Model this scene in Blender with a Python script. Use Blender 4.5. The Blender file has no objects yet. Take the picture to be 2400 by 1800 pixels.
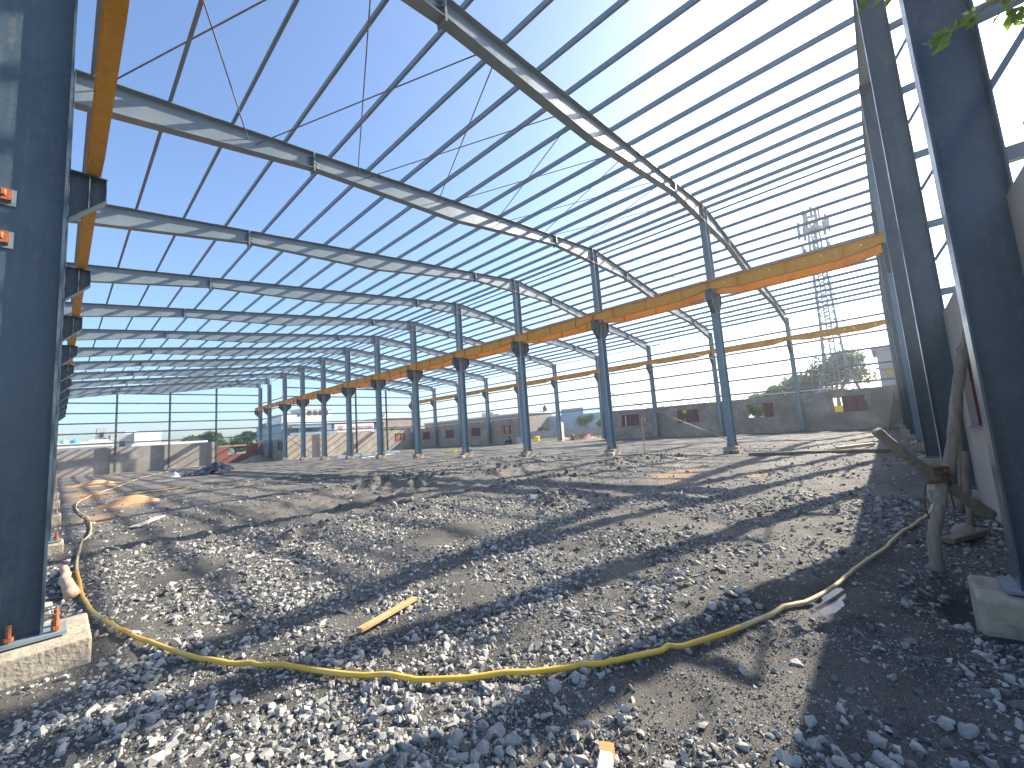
import bpy, bmesh, math, random
import numpy as np
from mathutils import Vector, Matrix, Euler

random.seed(7)
RNG = np.random.default_rng(7)
SC = bpy.context.scene
COL = SC.collection

# ------------------------------------------------------------------ camera, sky, sun, exposure
CAMZ = 1.6
cam_d = bpy.data.cameras.new('camera')
cam_d.sensor_width = 36.0
cam_d.lens = 36.0 * 966.8 / 2400.0
cam_d.clip_start = 0.05
cam_d.clip_end = 3000.0
cam = bpy.data.objects.new('camera', cam_d)
COL.objects.link(cam)
cr = Vector((0.67442, -0.73498, -0.07038)); cu = Vector((-0.03653, -0.12842, 0.99105)); cf = Vector((0.73744, 0.66581, 0.11346))
mw = Matrix((cr, cu, -cf)).transposed().to_4x4()
mw.translation = Vector((0, 0, CAMZ))
cam.matrix_world = mw
SC.camera = cam

SUN = Vector((1.0, -0.30, 0.66)).normalized()
el = math.asin(SUN.z); az = math.atan2(SUN.x, SUN.y)
world = bpy.data.worlds.new('World'); SC.world = world
world.use_nodes = True
nt = world.node_tree
bg = nt.nodes['Background']
sky = nt.nodes.new('ShaderNodeTexSky')
sky.sky_type = 'NISHITA'; sky.sun_disc = False
sky.sun_elevation = el; sky.sun_rotation = az
sky.altitude = 100; sky.air_density = 1.0; sky.dust_density = 1.9; sky.ozone_density = 5.0
nt.links.new(sky.outputs[0], bg.inputs[0])
bg.inputs[1].default_value = 0.118
sd = bpy.data.lights.new('sun', 'SUN'); sd.energy = 5.0; sd.angle = math.radians(0.55); sd.color = (1.0, 0.91, 0.77)
so = bpy.data.objects.new('sun', sd); COL.objects.link(so)
so.rotation_euler = SUN.to_track_quat('Z', 'Y').to_euler(); so.location = (30, -10, 30)
SC.view_settings.view_transform = 'Standard'; SC.view_settings.look = 'None'
SC.view_settings.gamma = 1.0; SC.view_settings.use_curve_mapping = False
SC.view_settings.exposure = 1.45

# ------------------------------------------------------------------ materials
def mat(name, c1, c2=None, scale=4.0, rough=0.6, bump=0.0, bscale=None, metal=0.0, detail=6.0, spec=0.4, stain=None, sscale=1.0, samt=0.5, stretch=None, attr=None, bdist=0.02, trans=None, streak=None, kamt=0.5):
    m = bpy.data.materials.new(name); m.use_nodes = True
    t = m.node_tree; b = t.nodes['Principled BSDF']; N = t.nodes.new; L = t.links.new
    b.inputs['Roughness'].default_value = rough; b.inputs['Metallic'].default_value = metal
    b.inputs['Specular IOR Level'].default_value = spec
    tc = N('ShaderNodeTexCoord'); co = tc.outputs['Object']
    if stretch:
        mp = N('ShaderNodeMapping'); mp.inputs['Scale'].default_value = stretch; L(co, mp.inputs[0]); co = mp.outputs[0]
    c2 = c2 or c1
    no = N('ShaderNodeTexNoise'); no.inputs['Scale'].default_value = scale; no.inputs['Detail'].default_value = detail; no.inputs['Roughness'].default_value = 0.62
    L(co, no.inputs['Vector'])
    rp = N('ShaderNodeValToRGB'); rp.color_ramp.elements[0].position = 0.32; rp.color_ramp.elements[1].position = 0.68
    rp.color_ramp.elements[0].color = (*c1, 1); rp.color_ramp.elements[1].color = (*c2, 1)
    L(no.outputs['Fac'], rp.inputs[0]); out = rp.outputs[0]
    if attr:
        at = N('ShaderNodeAttribute'); at.attribute_name = attr; L(at.outputs['Fac'], rp.inputs[0])
        mx = N('ShaderNodeMix'); mx.data_type = 'RGBA'; mx.blend_type = 'MULTIPLY'; mx.inputs[0].default_value = 0.5
        L(out, mx.inputs[6]); L(no.outputs['Fac'], mx.inputs[7])
        out = mx.outputs[2]
    if stain:
        n2 = N('ShaderNodeTexNoise'); n2.inputs['Scale'].default_value = sscale; n2.inputs['Detail'].default_value = 8; n2.inputs['Roughness'].default_value = 0.7
        L(co, n2.inputs['Vector'])
        r2 = N('ShaderNodeValToRGB'); r2.color_ramp.elements[0].position = 0.5; r2.color_ramp.elements[1].position = 0.66
        L(n2.outputs['Fac'], r2.inputs[0])
        mm = N('ShaderNodeMath'); mm.operation = 'MULTIPLY'; mm.inputs[1].default_value = samt; L(r2.outputs[0], mm.inputs[0])
        mx = N('ShaderNodeMix'); mx.data_type = 'RGBA'; L(mm.outputs[0], mx.inputs[0]); L(out, mx.inputs[6]); mx.inputs[7].default_value = (*stain, 1)
        out = mx.outputs[2]
    if streak:
        mp2 = N('ShaderNodeMapping'); mp2.inputs['Scale'].default_value = (9, 9, .55); L(tc.outputs['Object'], mp2.inputs[0])
        n4 = N('ShaderNodeTexNoise'); n4.inputs['Scale'].default_value = 1.6; n4.inputs['Detail'].default_value = 9; n4.inputs['Roughness'].default_value = 0.72; L(mp2.outputs[0], n4.inputs['Vector'])
        n5 = N('ShaderNodeTexNoise'); n5.inputs['Scale'].default_value = 14; n5.inputs['Detail'].default_value = 8; n5.inputs['Roughness'].default_value = 0.8; L(tc.outputs['Object'], n5.inputs['Vector'])
        pr_ = N('ShaderNodeMath'); pr_.operation = 'MULTIPLY'; L(n4.outputs['Fac'], pr_.inputs[0]); L(n5.outputs['Fac'], pr_.inputs[1])
        r4 = N('ShaderNodeValToRGB'); r4.color_ramp.elements[0].position = 0.26; r4.color_ramp.elements[1].position = 0.40; L(pr_.outputs[0], r4.inputs[0])
        m4 = N('ShaderNodeMath'); m4.operation = 'MULTIPLY'; m4.inputs[1].default_value = kamt; L(r4.outputs[0], m4.inputs[0])
        mx = N('ShaderNodeMix'); mx.data_type = 'RGBA'; L(m4.outputs[0], mx.inputs[0]); L(out, mx.inputs[6]); mx.inputs[7].default_value = (*streak, 1); out = mx.outputs[2]
        ra = N('ShaderNodeMapRange'); ra.inputs[3].default_value = rough - .1; ra.inputs[4].default_value = min(1, rough + .35); L(r4.outputs[0], ra.inputs[0]); L(ra.outputs[0], b.inputs['Roughness'])
    L(out, b.inputs['Base Color'])
    if bump:
        bn = N('ShaderNodeTexNoise'); bn.inputs['Scale'].default_value = bscale or scale * 6; bn.inputs['Detail'].default_value = 5
        L(co, bn.inputs['Vector'])
        bp = N('ShaderNodeBump'); bp.inputs['Strength'].default_value = bump; bp.inputs['Distance'].default_value = bdist
        L(bn.outputs['Fac'], bp.inputs['Height']); L(bp.outputs[0], b.inputs['Normal'])
    if trans:
        b.inputs['Transmission Weight'].default_value = 0.0
        tr = N('ShaderNodeBsdfTranslucent'); L(out, tr.inputs[0]); ad = N('ShaderNodeMixShader'); ad.inputs[0].default_value = trans
        o = t.nodes['Material Output']; L(b.outputs[0], ad.inputs[1]); L(tr.outputs[0], ad.inputs[2]); L(ad.outputs[0], o.inputs[0])
    return m

STEEL = mat('steel_paint_shaded', (0.044, 0.072, 0.092), (0.062, 0.094, 0.116), 1.6, 0.40, 0.10, 1.3, spec=0.5, stain=(0.10, 0.125, 0.135), sscale=2.4, samt=0.45, bdist=0.05, streak=(0.17, 0.16, 0.14), kamt=0.6)  # shaded copy of the one steel paint, darkness of the near columns in its colour
STEEL_M = mat('steel_paint_skylit', (0.125, 0.195, 0.245), (0.155, 0.235, 0.285), 1.6, 0.40, 0.10, 1.3, spec=0.5, stain=(0.20, 0.25, 0.28), sscale=2.4, samt=0.45, bdist=0.05, streak=(0.24, 0.23, 0.21), kamt=0.4)  # same steel paint, lightened and blued to hold the skylight on these columns
STEEL_R = mat('steel_paint_dusty_sunlit', (0.155, 0.205, 0.235), (0.19, 0.24, 0.265), 1.6, 0.42, 0.15, 1.1, spec=0.5, stain=(0.25, 0.26, 0.26), sscale=1.6, samt=0.5, bdist=0.05, streak=(0.26, 0.24, 0.21), kamt=0.4)  # same steel paint again, lightened for dust and for sunlight on the rafter webs
STEEL_EDGE = mat('steel_primer', (0.15, 0.20, 0.23), (0.20, 0.25, 0.28), 3.0, 0.4, 0.05, 9)
PURLIN = mat('purlin_paint', (0.16, 0.215, 0.255), (0.20, 0.255, 0.295), 2.0, 0.45)
ORANGE = mat('orange_paint', (0.70, 0.32, 0.02), (0.78, 0.38, 0.035), 1.2, 0.5, 0.06, 2.0, stain=(0.58, 0.24, 0.03), sscale=1.1, samt=0.5, streak=(0.30, 0.13, 0.05), kamt=0.5)
ROD = mat('rod_steel', (0.13, 0.13, 0.14), (0.2, 0.19, 0.19), 3.0, 0.5)
RUST = mat('rusty_bolt', (0.30, 0.085, 0.03), (0.42, 0.15, 0.06), 30.0, 0.8, 0.3, 80)
CONC = mat('raw_concrete', (0.32, 0.27, 0.20), (0.46, 0.40, 0.30), 5.0, 0.9, 0.6, 30, stain=(0.18, 0.145, 0.10), sscale=3.0, samt=0.7)
PLAST = mat('cement_plaster', (0.27, 0.245, 0.22), (0.34, 0.31, 0.275), 0.9, 0.92, 0.35, 8, stain=(0.50, 0.46, 0.41), sscale=0.55, samt=0.55)
PLAST_N = mat('bounce_lit_plaster', (0.36, 0.315, 0.265), (0.44, 0.385, 0.33), 0.9, 0.92, 0.35, 8, stain=(0.33, 0.30, 0.28), sscale=0.6, samt=0.5)  # plaster paled, with light bounced off the ground put into its colour
PLAST_D = mat('damp_plaster', (0.20, 0.182, 0.165), (0.36, 0.325, 0.285), 0.8, 0.92, 0.4, 8, stain=(0.50, 0.44, 0.38), sscale=0.9, samt=0.75)
PLAST_T = mat('tan_plaster', (0.36, 0.30, 0.24), (0.47, 0.40, 0.32), 1.0, 0.92, 0.35, 8, stain=(0.58, 0.52, 0.44), sscale=0.7, samt=0.6)
MAROON = mat('maroon_sheet', (0.10, 0.028, 0.032), (0.15, 0.04, 0.042), 5.0, 0.55, 0.1, 20)
MAROON_L = mat('faded_maroon_sheet', (0.34, 0.12, 0.085), (0.42, 0.17, 0.12), 5.0, 0.6)
WOOD = mat('sawn_wood', (0.44, 0.26, 0.10), (0.58, 0.37, 0.17), 3.0, 0.75, 0.3, 40, stretch=(1, 12, 12))
WOODP = mat('pale_wood', (0.50, 0.42, 0.30), (0.62, 0.53, 0.40), 4.0, 0.8, 0.3, 30)
BARK = mat('grey_bark', (0.16, 0.125, 0.09), (0.27, 0.22, 0.165), 6.0, 0.9, 0.7, 28, stretch=(3, 3, 0.6))
PROP = mat('weathered_pole', (0.24, 0.195, 0.145), (0.38, 0.32, 0.25), 6.0, 0.9, 0.8, 30, stretch=(4, 4, 0.7), stain=(0.13, 0.10, 0.075), sscale=5, samt=0.6)
ROPE = mat('coir_rope', (0.11, 0.055, 0.035), (0.19, 0.10, 0.06), 40, 0.95, 0.5, 120)
HOSE = mat('yellow_hose', (0.66, 0.38, 0.03), (0.74, 0.47, 0.06), 3.0, 0.38, 0.05, 60, stain=(0.50, 0.38, 0.2), sscale=5.0, samt=0.55)
HOSE_P = mat('dusty_hose', (0.48, 0.36, 0.17), (0.58, 0.45, 0.24), 3.0, 0.6)
CLAY = mat('dusty_log', (0.46, 0.28, 0.19), (0.56, 0.37, 0.26), 8.0, 0.9, 0.4, 40)
WHITE = mat('white_paint', (0.72, 0.72, 0.70), (0.80, 0.80, 0.78), 1.5, 0.6)
CREAM = mat('cream_render', (0.62, 0.58, 0.50), (0.70, 0.66, 0.58), 1.0, 0.85)
GREYW = mat('grey_render', (0.36, 0.36, 0.35), (0.43, 0.42, 0.41), 1.0, 0.85)
BROWNW = mat('brown_render', (0.26, 0.21, 0.17), (0.34, 0.28, 0.23), 1.0, 0.88)
BLUEW = mat('blue_cladding', (0.30, 0.40, 0.50), (0.34, 0.44, 0.54), 0.6, 0.5)
BLUEW2 = mat('teal_cladding', (0.22, 0.31, 0.36), (0.26, 0.35, 0.40), 0.6, 0.5)
DARK = mat('dark_opening_or_shade', (0.03, 0.032, 0.035), (0.05, 0.05, 0.055), 3.0, 0.5)
TANK = mat('blue_tank', (0.05, 0.30, 0.58), (0.07, 0.34, 0.62), 2.0, 0.45)
TANK2 = mat('teal_tank', (0.22, 0.45, 0.52), (0.26, 0.5, 0.56), 2.0, 0.45)
TOWER = mat('tower_steel', (0.13, 0.165, 0.18), (0.17, 0.21, 0.225), 5.0, 0.5)
GALV = mat('galvanised', (0.36, 0.40, 0.43), (0.46, 0.50, 0.53), 5.0, 0.4, metal=0.3)
GALV_L = mat('white_tube', (0.62, 0.64, 0.66), (0.72, 0.74, 0.75), 9.0, 0.35, 0.05, 40, stain=(0.42, 0.43, 0.44), sscale=30, samt=0.5)
TARP = mat('black_tarp', (0.018, 0.018, 0.02), (0.035, 0.035, 0.038), 3.0, 0.22, spec=0.6)
SAND = mat('orange_sand', (0.42, 0.23, 0.11), (0.54, 0.32, 0.17), 9.0, 0.95, 0.5, 60)
YEL = mat('yellow_paint', (0.80, 0.62, 0.02), (0.85, 0.68, 0.03), 2.0, 0.45)
SIGNW = mat('sign_white', (0.62, 0.60, 0.60), (0.68, 0.66, 0.66), 0.5, 0.5)
SIGNR = mat('sign_red', (0.55, 0.035, 0.05), (0.62, 0.05, 0.06), 0.5, 0.5)
SKIN = mat('brown_skin', (0.22, 0.11, 0.07), (0.26, 0.135, 0.085), 5.0, 0.55)
CLOTH = mat('dark_cloth', (0.02, 0.022, 0.03), (0.035, 0.037, 0.045), 9.0, 0.9)
HAIR = mat('black_hair', (0.012, 0.01, 0.01), (0.02, 0.018, 0.016), 20, 0.6)
RUBBLE = mat('brick_rubble', (0.24, 0.13, 0.09), (0.36, 0.24, 0.18), 3.0, 0.95, 0.4, 20)
LEAF_D = mat('leaf_dark', (0.035, 0.075, 0.018), (0.065, 0.125, 0.032), 1.2, 0.6, trans=0.25)
LEAF_M = mat('leaf_mid', (0.055, 0.11, 0.03), (0.10, 0.17, 0.05), 1.2, 0.6, trans=0.3)
LEAF_Y = mat('leaf_young', (0.12, 0.21, 0.03), (0.20, 0.30, 0.055), 30.0, 0.45, trans=0.6)
GRASS = mat('grass_blade', (0.14, 0.16, 0.04), (0.24, 0.24, 0.08), 3.0, 0.8, trans=0.3)
VERGE = mat('dry_verge', (0.20, 0.19, 0.08), (0.32, 0.28, 0.15), 0.7, 0.95, 0.3, 10)
STONE = mat('crushed_stone', (0.16, 0.157, 0.15), (0.55, 0.52, 0.46), 14.0, 0.85, 0.35, 60, attr='tint')
STONE_O = mat('crushed_stone_large', (0.22, 0.215, 0.20), (0.44, 0.42, 0.375), 9.0, 0.85, 0.35, 50)

def brick_mat():
    m = bpy.data.materials.new('red_brick'); m.use_nodes = True
    t = m.node_tree; b = t.nodes['Principled BSDF']; b.inputs['Roughness'].default_value = 0.9
    tc = t.nodes.new('ShaderNodeTexCoord'); mp = t.nodes.new('ShaderNodeMapping'); mp.inputs['Rotation'].default_value = (math.radians(90), 0, 0)
    t.links.new(tc.outputs['Object'], mp.inputs[0])
    br = t.nodes.new('ShaderNodeTexBrick'); br.inputs['Scale'].default_value = 1.0
    br.inputs['Brick Width'].default_value = 0.23; br.inputs['Row Height'].default_value = 0.08; br.inputs['Mortar Size'].default_value = 0.008
    br.inputs['Color1'].default_value = (0.30, 0.085, 0.05, 1); br.inputs['Color2'].default_value = (0.22, 0.06, 0.04, 1); br.inputs['Mortar'].default_value = (0.28, 0.22, 0.18, 1)
    t.links.new(mp.outputs[0], br.inputs[0]); t.links.new(br.outputs[0], b.inputs['Base Color'])
    bp = t.nodes.new('ShaderNodeBump'); bp.inputs['Strength'].default_value = 0.4; t.links.new(br.outputs['Fac'], bp.inputs['Height']); bp.invert = True
    t.links.new(bp.outputs[0], b.inputs['Normal'])
    return m
BRICK = brick_mat()

def ground_mat():
    m = bpy.data.materials.new('ash_ground'); m.use_nodes = True
    t = m.node_tree; b = t.nodes['Principled BSDF']; N = t.nodes.new; L = t.links.new
    b.inputs['Roughness'].default_value = 0.78; b.inputs['Specular IOR Level'].default_value = 0.35
    tc = N('ShaderNodeTexCoord'); co = tc.outputs['Object']
    def noise(s, d=6, r=0.6):
        n = N('ShaderNodeTexNoise'); n.inputs['Scale'].default_value = s; n.inputs['Detail'].default_value = d; n.inputs['Roughness'].default_value = r; L(co, n.inputs['Vector']); return n
    n1 = noise(0.55, 8, 0.65); n2 = noise(110, 5, 0.85); n3 = noise(9, 6, 0.7)
    r1 = N('ShaderNodeValToRGB'); e = r1.color_ramp.elements; e[0].position = 0.33; e[0].color = (0.048, 0.048, 0.049, 1); e[1].position = 0.7; e[1].color = (0.145, 0.139, 0.129, 1); L(n1.outputs['Fac'], r1.inputs[0])
    r2 = N('ShaderNodeValToRGB'); e = r2.color_ramp.elements; e[0].position = 0.36; e[0].color = (0.40, 0.40, 0.40, 1); e[1].position = 0.70; e[1].color = (3.1, 3.0, 2.75, 1); L(n2.outputs['Fac'], r2.inputs[0])
    mx = N('ShaderNodeMix'); mx.data_type = 'RGBA'; mx.blend_type = 'MULTIPLY'; mx.inputs[0].default_value = 1.0; L(r1.outputs[0], mx.inputs[6]); L(r2.outputs[0], mx.inputs[7])
    at = N('ShaderNodeAttribute'); at.attribute_name = 'sand'
    ma = N('ShaderNodeMath'); ma.operation = 'ADD'; L(at.outputs['Fac'], ma.inputs[0])
    ms = N('ShaderNodeMath'); ms.operation = 'SUBTRACT'; ms.inputs[1].default_value = 0.5; L(n3.outputs['Fac'], ms.inputs[0])
    mm = N('ShaderNodeMath'); mm.operation = 'MULTIPLY'; mm.inputs[1].default_value = 1.6; L(ms.outputs[0], mm.inputs[0]); L(mm.outputs[0], ma.inputs[1])
    r3 = N('ShaderNodeValToRGB'); e = r3.color_ramp.elements; e[0].position = 0.40; e[1].position = 0.72; L(ma.outputs[0], r3.inputs[0])
    mx2 = N('ShaderNodeMix'); mx2.data_type = 'RGBA'; L(r3.outputs[0], mx2.inputs[0]); L(mx.outputs[2], mx2.inputs[6]); mx2.inputs[7].default_value = (0.40, 0.245, 0.135, 1)
    L(mx2.outputs[2], b.inputs['Base Color'])
    n6 = noise(32, 6, 0.7); a0 = N('ShaderNodeMath'); a0.operation = 'ADD'; L(n6.outputs['Fac'], a0.inputs[0]); L(n3.outputs['Fac'], a0.inputs[1])
    ad = N('ShaderNodeMath'); ad.operation = 'ADD'; L(n2.outputs['Fac'], ad.inputs[0]); L(a0.outputs[0], ad.inputs[1])
    bp = N('ShaderNodeBump'); bp.inputs['Strength'].default_value = 0.85; bp.inputs['Distance'].default_value = 0.05; L(ad.outputs[0], bp.inputs['Height']); L(bp.outputs[0], b.inputs['Normal'])
    return m
GROUND = ground_mat()

def water_mat():
    m = bpy.data.materials.new('muddy_water'); m.use_nodes = True; b = m.node_tree.nodes['Principled BSDF']
    b.inputs['Base Color'].default_value = (0.05, 0.05, 0.05, 1); b.inputs['Roughness'].default_value = 0.16; b.inputs['Specular IOR Level'].default_value = 0.6
    return m
WATER = water_mat()

# ------------------------------------------------------------------ mesh helpers
class MB:
    def __init__(s): s.v = []; s.f = []
    def add(s, vs, fs):
        o = len(s.v); s.v += [tuple(p) for p in vs]; s.f += [tuple(o + i for i in f) for f in fs]; return s
    def box(s, x0, x1, y0, y1, z0, z1):
        return s.add([(x0, y0, z0), (x1, y0, z0), (x1, y1, z0), (x0, y1, z0), (x0, y0, z1), (x1, y0, z1), (x1, y1, z1), (x0, y1, z1)],
                     [(0, 3, 2, 1), (4, 5, 6, 7), (0, 1, 5, 4), (1, 2, 6, 5), (2, 3, 7, 6), (3, 0, 4, 7)])
    def prism(s, pts, axis, a, b):
        n = len(pts)
        def P(p, t): return (t, p[0], p[1]) if axis == 'x' else ((p[0], t, p[1]) if axis == 'y' else (p[0], p[1], t))
        vs = [P(p, a) for p in pts] + [P(p, b) for p in pts]
        fs = [tuple(range(n))[::-1], tuple(range(n, 2 * n))] + [(i, (i + 1) % n, n + (i + 1) % n, n + i) for i in range(n)]
        return s.add(vs, fs)
    def bar(s, p, q, w, h, up=(0, 0, 1)):
        p = Vector(p); q = Vector(q); d = (q - p).normalized(); up = Vector(up)
        if abs(d.dot(up)) > 0.98: up = Vector((1, 0, 0))
        r = d.cross(up).normalized() * w / 2; u = r.cross(d).normalized() * h / 2
        vs = [p - r - u, p + r - u, p + r + u, p - r + u, q - r - u, q + r - u, q + r + u, q - r + u]
        return s.add(vs, [(0, 3, 2, 1), (4, 5, 6, 7), (0, 1, 5, 4), (1, 2, 6, 5), (2, 3, 7, 6), (3, 0, 4, 7)])
    def tube(s, pts, rad, n=8, cap=True):
        pts = [Vector(p) for p in pts]; k = len(pts)
        rad = rad if hasattr(rad, '__len__') else [rad] * k
        vs = []; prev = None
        for i, p in enumerate(pts):
            d = (pts[min(i + 1, k - 1)] - pts[max(i - 1, 0)]).normalized()
            a = prev if prev is not None else (Vector((0, 0, 1)) if abs(d.z) < 0.9 else Vector((1, 0, 0)))
            a = (a - d * a.dot(d)).normalized(); prev = a; b = d.cross(a)
            for j in range(n):
                t = 2 * math.pi * j / n; vs.append(p + (a * math.cos(t) + b * math.sin(t)) * rad[i])
        fs = [(i * n + j, i * n + (j + 1) % n, (i + 1) * n + (j + 1) % n, (i + 1) * n + j) for i in range(k - 1) for j in range(n)]
        if cap: fs += [tuple(range(n))[::-1], tuple(range((k - 1) * n, k * n))]
        return s.add(vs, fs)
    def lathe(s, prof, n=20, c=(0, 0, 0)):
        vs = []; k = len(prof)
        for r, z in prof:
            for j in range(n):
                t = 2 * math.pi * j / n; vs.append((c[0] + r * math.cos(t), c[1] + r * math.sin(t), c[2] + z))
        fs = [(i * n + j, i * n + (j + 1) % n, (i + 1) * n + (j + 1) % n, (i + 1) * n + j) for i in range(k - 1) for j in range(n)]
        fs += [tuple(range(n))[::-1], tuple(range((k - 1) * n, k * n))]
        return s.add(vs, fs)
    def mesh(s, name, m=None, smooth=False):
        me = bpy.data.meshes.new(name); me.from_pydata(s.v, [], s.f); me.update()
        if m: me.materials.append(m)
        if smooth: me.polygons.foreach_set('use_smooth', [True] * len(me.polygons))
        return me

def ob(name, me, parent=None, loc=None, rot=None):
    o = bpy.data.objects.new(name, me); COL.objects.link(o)
    if parent is not None: o.parent = parent
    if loc is not None: o.location = loc
    if rot is not None: o.rotation_euler = rot
    return o
def tag(o, label=None, cat=None, group=None, kind=None):
    if label: o['label'] = label
    if cat: o['category'] = cat
    if group: o['group'] = group
    if kind: o['kind'] = kind
    return o
def thing(name, label, cat, loc=(0, 0, 0), group=None, rot=None):
    return tag(ob(name, None, None, loc, rot), label, cat, group)
def bevel(o, w, seg=2):
    b = o.modifiers.new('bevel', 'BEVEL'); b.width = w; b.segments = seg; b.limit_method = 'ANGLE'; return o
ORD = ['zeroth', 'first', 'second', 'third', 'fourth', 'fifth', 'sixth', 'seventh', 'eighth', 'ninth', 'tenth', 'eleventh', 'twelfth', 'thirteenth', 'fourteenth', 'fifteenth', 'sixteenth', 'seventeenth', 'eighteenth', 'nineteenth', 'twentieth']

# value noise
def _h(ix, iy, s):
    n = (ix.astype(np.int64) * 374761393 + iy.astype(np.int64) * 668265263 + s * 982451653) & 0x7fffffff
    n = ((n ^ (n >> 13)) * 1274126177) & 0x7fffffff
    return ((n ^ (n >> 16)) & 0xffff) / 65535.0
def vn(x, y, s=0):
    ix = np.floor(x); iy = np.floor(y); fx = x - ix; fy = y - iy
    fx = fx * fx * (3 - 2 * fx); fy = fy * fy * (3 - 2 * fy)
    a = _h(ix, iy, s); b = _h(ix + 1, iy, s); c = _h(ix, iy + 1, s); d = _h(ix + 1, iy + 1, s)
    return (a + (b - a) * fx) + ((c + (d - c) * fx) - (a + (b - a) * fx)) * fy
def fbm(x, y, s=0, o=4):
    t = 0; a = 0.5
    for i in range(o):
        t = t + a * vn(x, y, s + i * 17); x = x * 2.03 + 11.3; y = y * 2.03 - 7.1; a *= 0.5
    return t

# ------------------------------------------------------------------ ground
MOUNDS = [(7.9, 6.1, .9, .5, .22), (7.2, 5.4, .5, .35, .16), (8.5, 14.5, 1.6, .7, .30), (13.0, 12.3, 2.0, .8, .30), (3.2, 8.2, .7, .35, .15), (2.5, 8.9, .5, .4, .12), (7.4, 14.8, 1.0, .5, .22),
          (15.6, 8.5, 1.6, .6, .32), (17.5, 7.4, 1.2, .4, .28), (5.9, 8.3, .8, .5, .14), (10.5, 8.5, 1.2, .6, .18), (16, 13.5, 2.0, .7, .25), (11, 17, 2, 1, .22), (4.5, 6.0, .9, .5, .10), (3.0, 5.2, .8, .5, .07), (2.6, 1.6, .6, .4, .05), (18, 17.5, 2, .8, .2), (6.2, 3.2, .7, .4, .08), (14, 4.6, 1.2, .5, .06)]
PITS = [(5.05, -.28, .42, .30, -.30), (7.0, 5.9, .45, .3, -.14), (8.0, 4.9, .7, .35, -.12), (12.0, 11.0, 1.0, .4, -.15), (2.6, 7.6, .5, .3, -.10)]
POOLS = [(4.50, .60, .46, .13, -.02)]
def gh(x, y):
    x = np.asarray(x, float); y = np.asarray(y, float)
    inside = 1 / (1 + np.exp(-(x + 2) * 4)) / (1 + np.exp((x - 43) * 2)) / (1 + np.exp((y - 72) * 2))
    z = (fbm(x * .55, y * .55, 3, 4) - .47) * .12 + (fbm(x * 2.6, y * 2.6, 9, 3) - .44) * .085 + (fbm(x * 9, y * 9, 19, 2) - .4) * .03
    for mx, my, sx, sy, a in MOUNDS:
        w = fbm(x * 2.2, y * 2.2, 31, 3) * 1.3 + .4
        z = z + .6 * a * w * np.exp(-((x - mx) / sx) ** 2 - ((y - my) / sy) ** 2)
    for mx, my, sx, sy, a in PITS: z = z + a * np.exp(-((x - mx) / sx) ** 2 - ((y - my) / sy) ** 2)
    rm = np.exp(-((x - 9) / 7) ** 4 - ((y - 12.5) / 4.8) ** 4) + .75 * np.exp(-((x - 3.2) / 1.8) ** 4 - ((y - .8) / 1.0) ** 4)
    rd = (1 - np.abs(2 * fbm(x * .9 + .4 * y, y * 1.5, 91, 4) - .95)) ** 4
    z = z + rm * (rd - .25) * .08 + rm * (fbm(x * 5, y * 5, 93, 3) - .44) * .11
    # tyre ruts sweeping through the ash
    r = np.hypot(x - 3.0, y - 18.5)
    for rk in (6.2, 6.75, 7.9, 8.45):
        z = z - .11 * np.exp(-((r - rk) / .13) ** 2) * (.5 + vn(x * 1.1, y * 1.1, 5)) + .09 * np.exp(-((r - rk - .27) / .12) ** 2) * vn(x * 7, y * 7, 6)
    far = np.clip((np.hypot(x, y) - 9) / 14, 0, 1)
    z = z * inside - .07 * far
    for px_, py_, sx, sy, lv in POOLS:
        w = np.exp(-(((x - px_) / sx) ** 2 + ((y - py_ + .25 * (x - px_) * .5) / sy) ** 2) ** 2); z = z * (1 - w) + (lv - .028 + (fbm(x * 6, y * 9, 57, 3) - .40) * .16) * w
    z = np.where((np.abs(x - .1) < .35) & (np.abs(y - 5.2) < .5), z * .3, z)
    return z
def g1(x, y): return float(gh(np.array([x]), np.array([y]))[0])

def axis(parts, lo, hi):
    a = [parts[0][0]]
    for s0, s1, st in parts: a += list(np.arange(s0 + st, s1 + 1e-6, st))
    g = []; st = parts[-1][2]; p = a[-1]
    while p < hi: st *= 1.5; p += st; g.append(p)
    l = []; st = parts[0][2]; p = a[0]
    while p > lo: st *= 1.6; p -= st; l.append(p)
    return np.array(l[::-1] + a + g)
gx = axis([(-1.2, 9.0, .055), (9.0, 24, .14), (24, 46, .4)], -900, 1500)
gy = axis([(-1.0, 9.0, .055), (9.0, 26, .14), (26, 72, .4)], -900, 1500)
X, Y = np.meshgrid(gx, gy); Z = gh(X, Y)
nx, ny = len(gx), len(gy)
co = np.stack([X, Y, Z], -1).reshape(-1, 3)
ii = np.arange(nx * ny).reshape(ny, nx)
q = np.stack([ii[:-1, :-1], ii[:-1, 1:], ii[1:, 1:], ii[1:, :-1]], -1).reshape(-1, 4)
def np_mesh(name, co, faces, k, m, smooth=False):
    me = bpy.data.meshes.new(name); me.vertices.add(len(co)); me.vertices.foreach_set('co', co.astype(np.float32).ravel())
    me.loops.add(faces.size); me.loops.foreach_set('vertex_index', faces.astype(np.int32).ravel())
    me.polygons.add(len(faces)); me.polygons.foreach_set('loop_start', np.arange(0, faces.size, k, dtype=np.int32)); me.polygons.foreach_set('loop_total', np.full(len(faces), k, np.int32))
    me.polygons.foreach_set('use_smooth', np.full(len(faces), smooth, bool))
    me.update(calc_edges=True); me.materials.append(m); return me
gme = np_mesh('ground', co, q, 4, GROUND, True)
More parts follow.
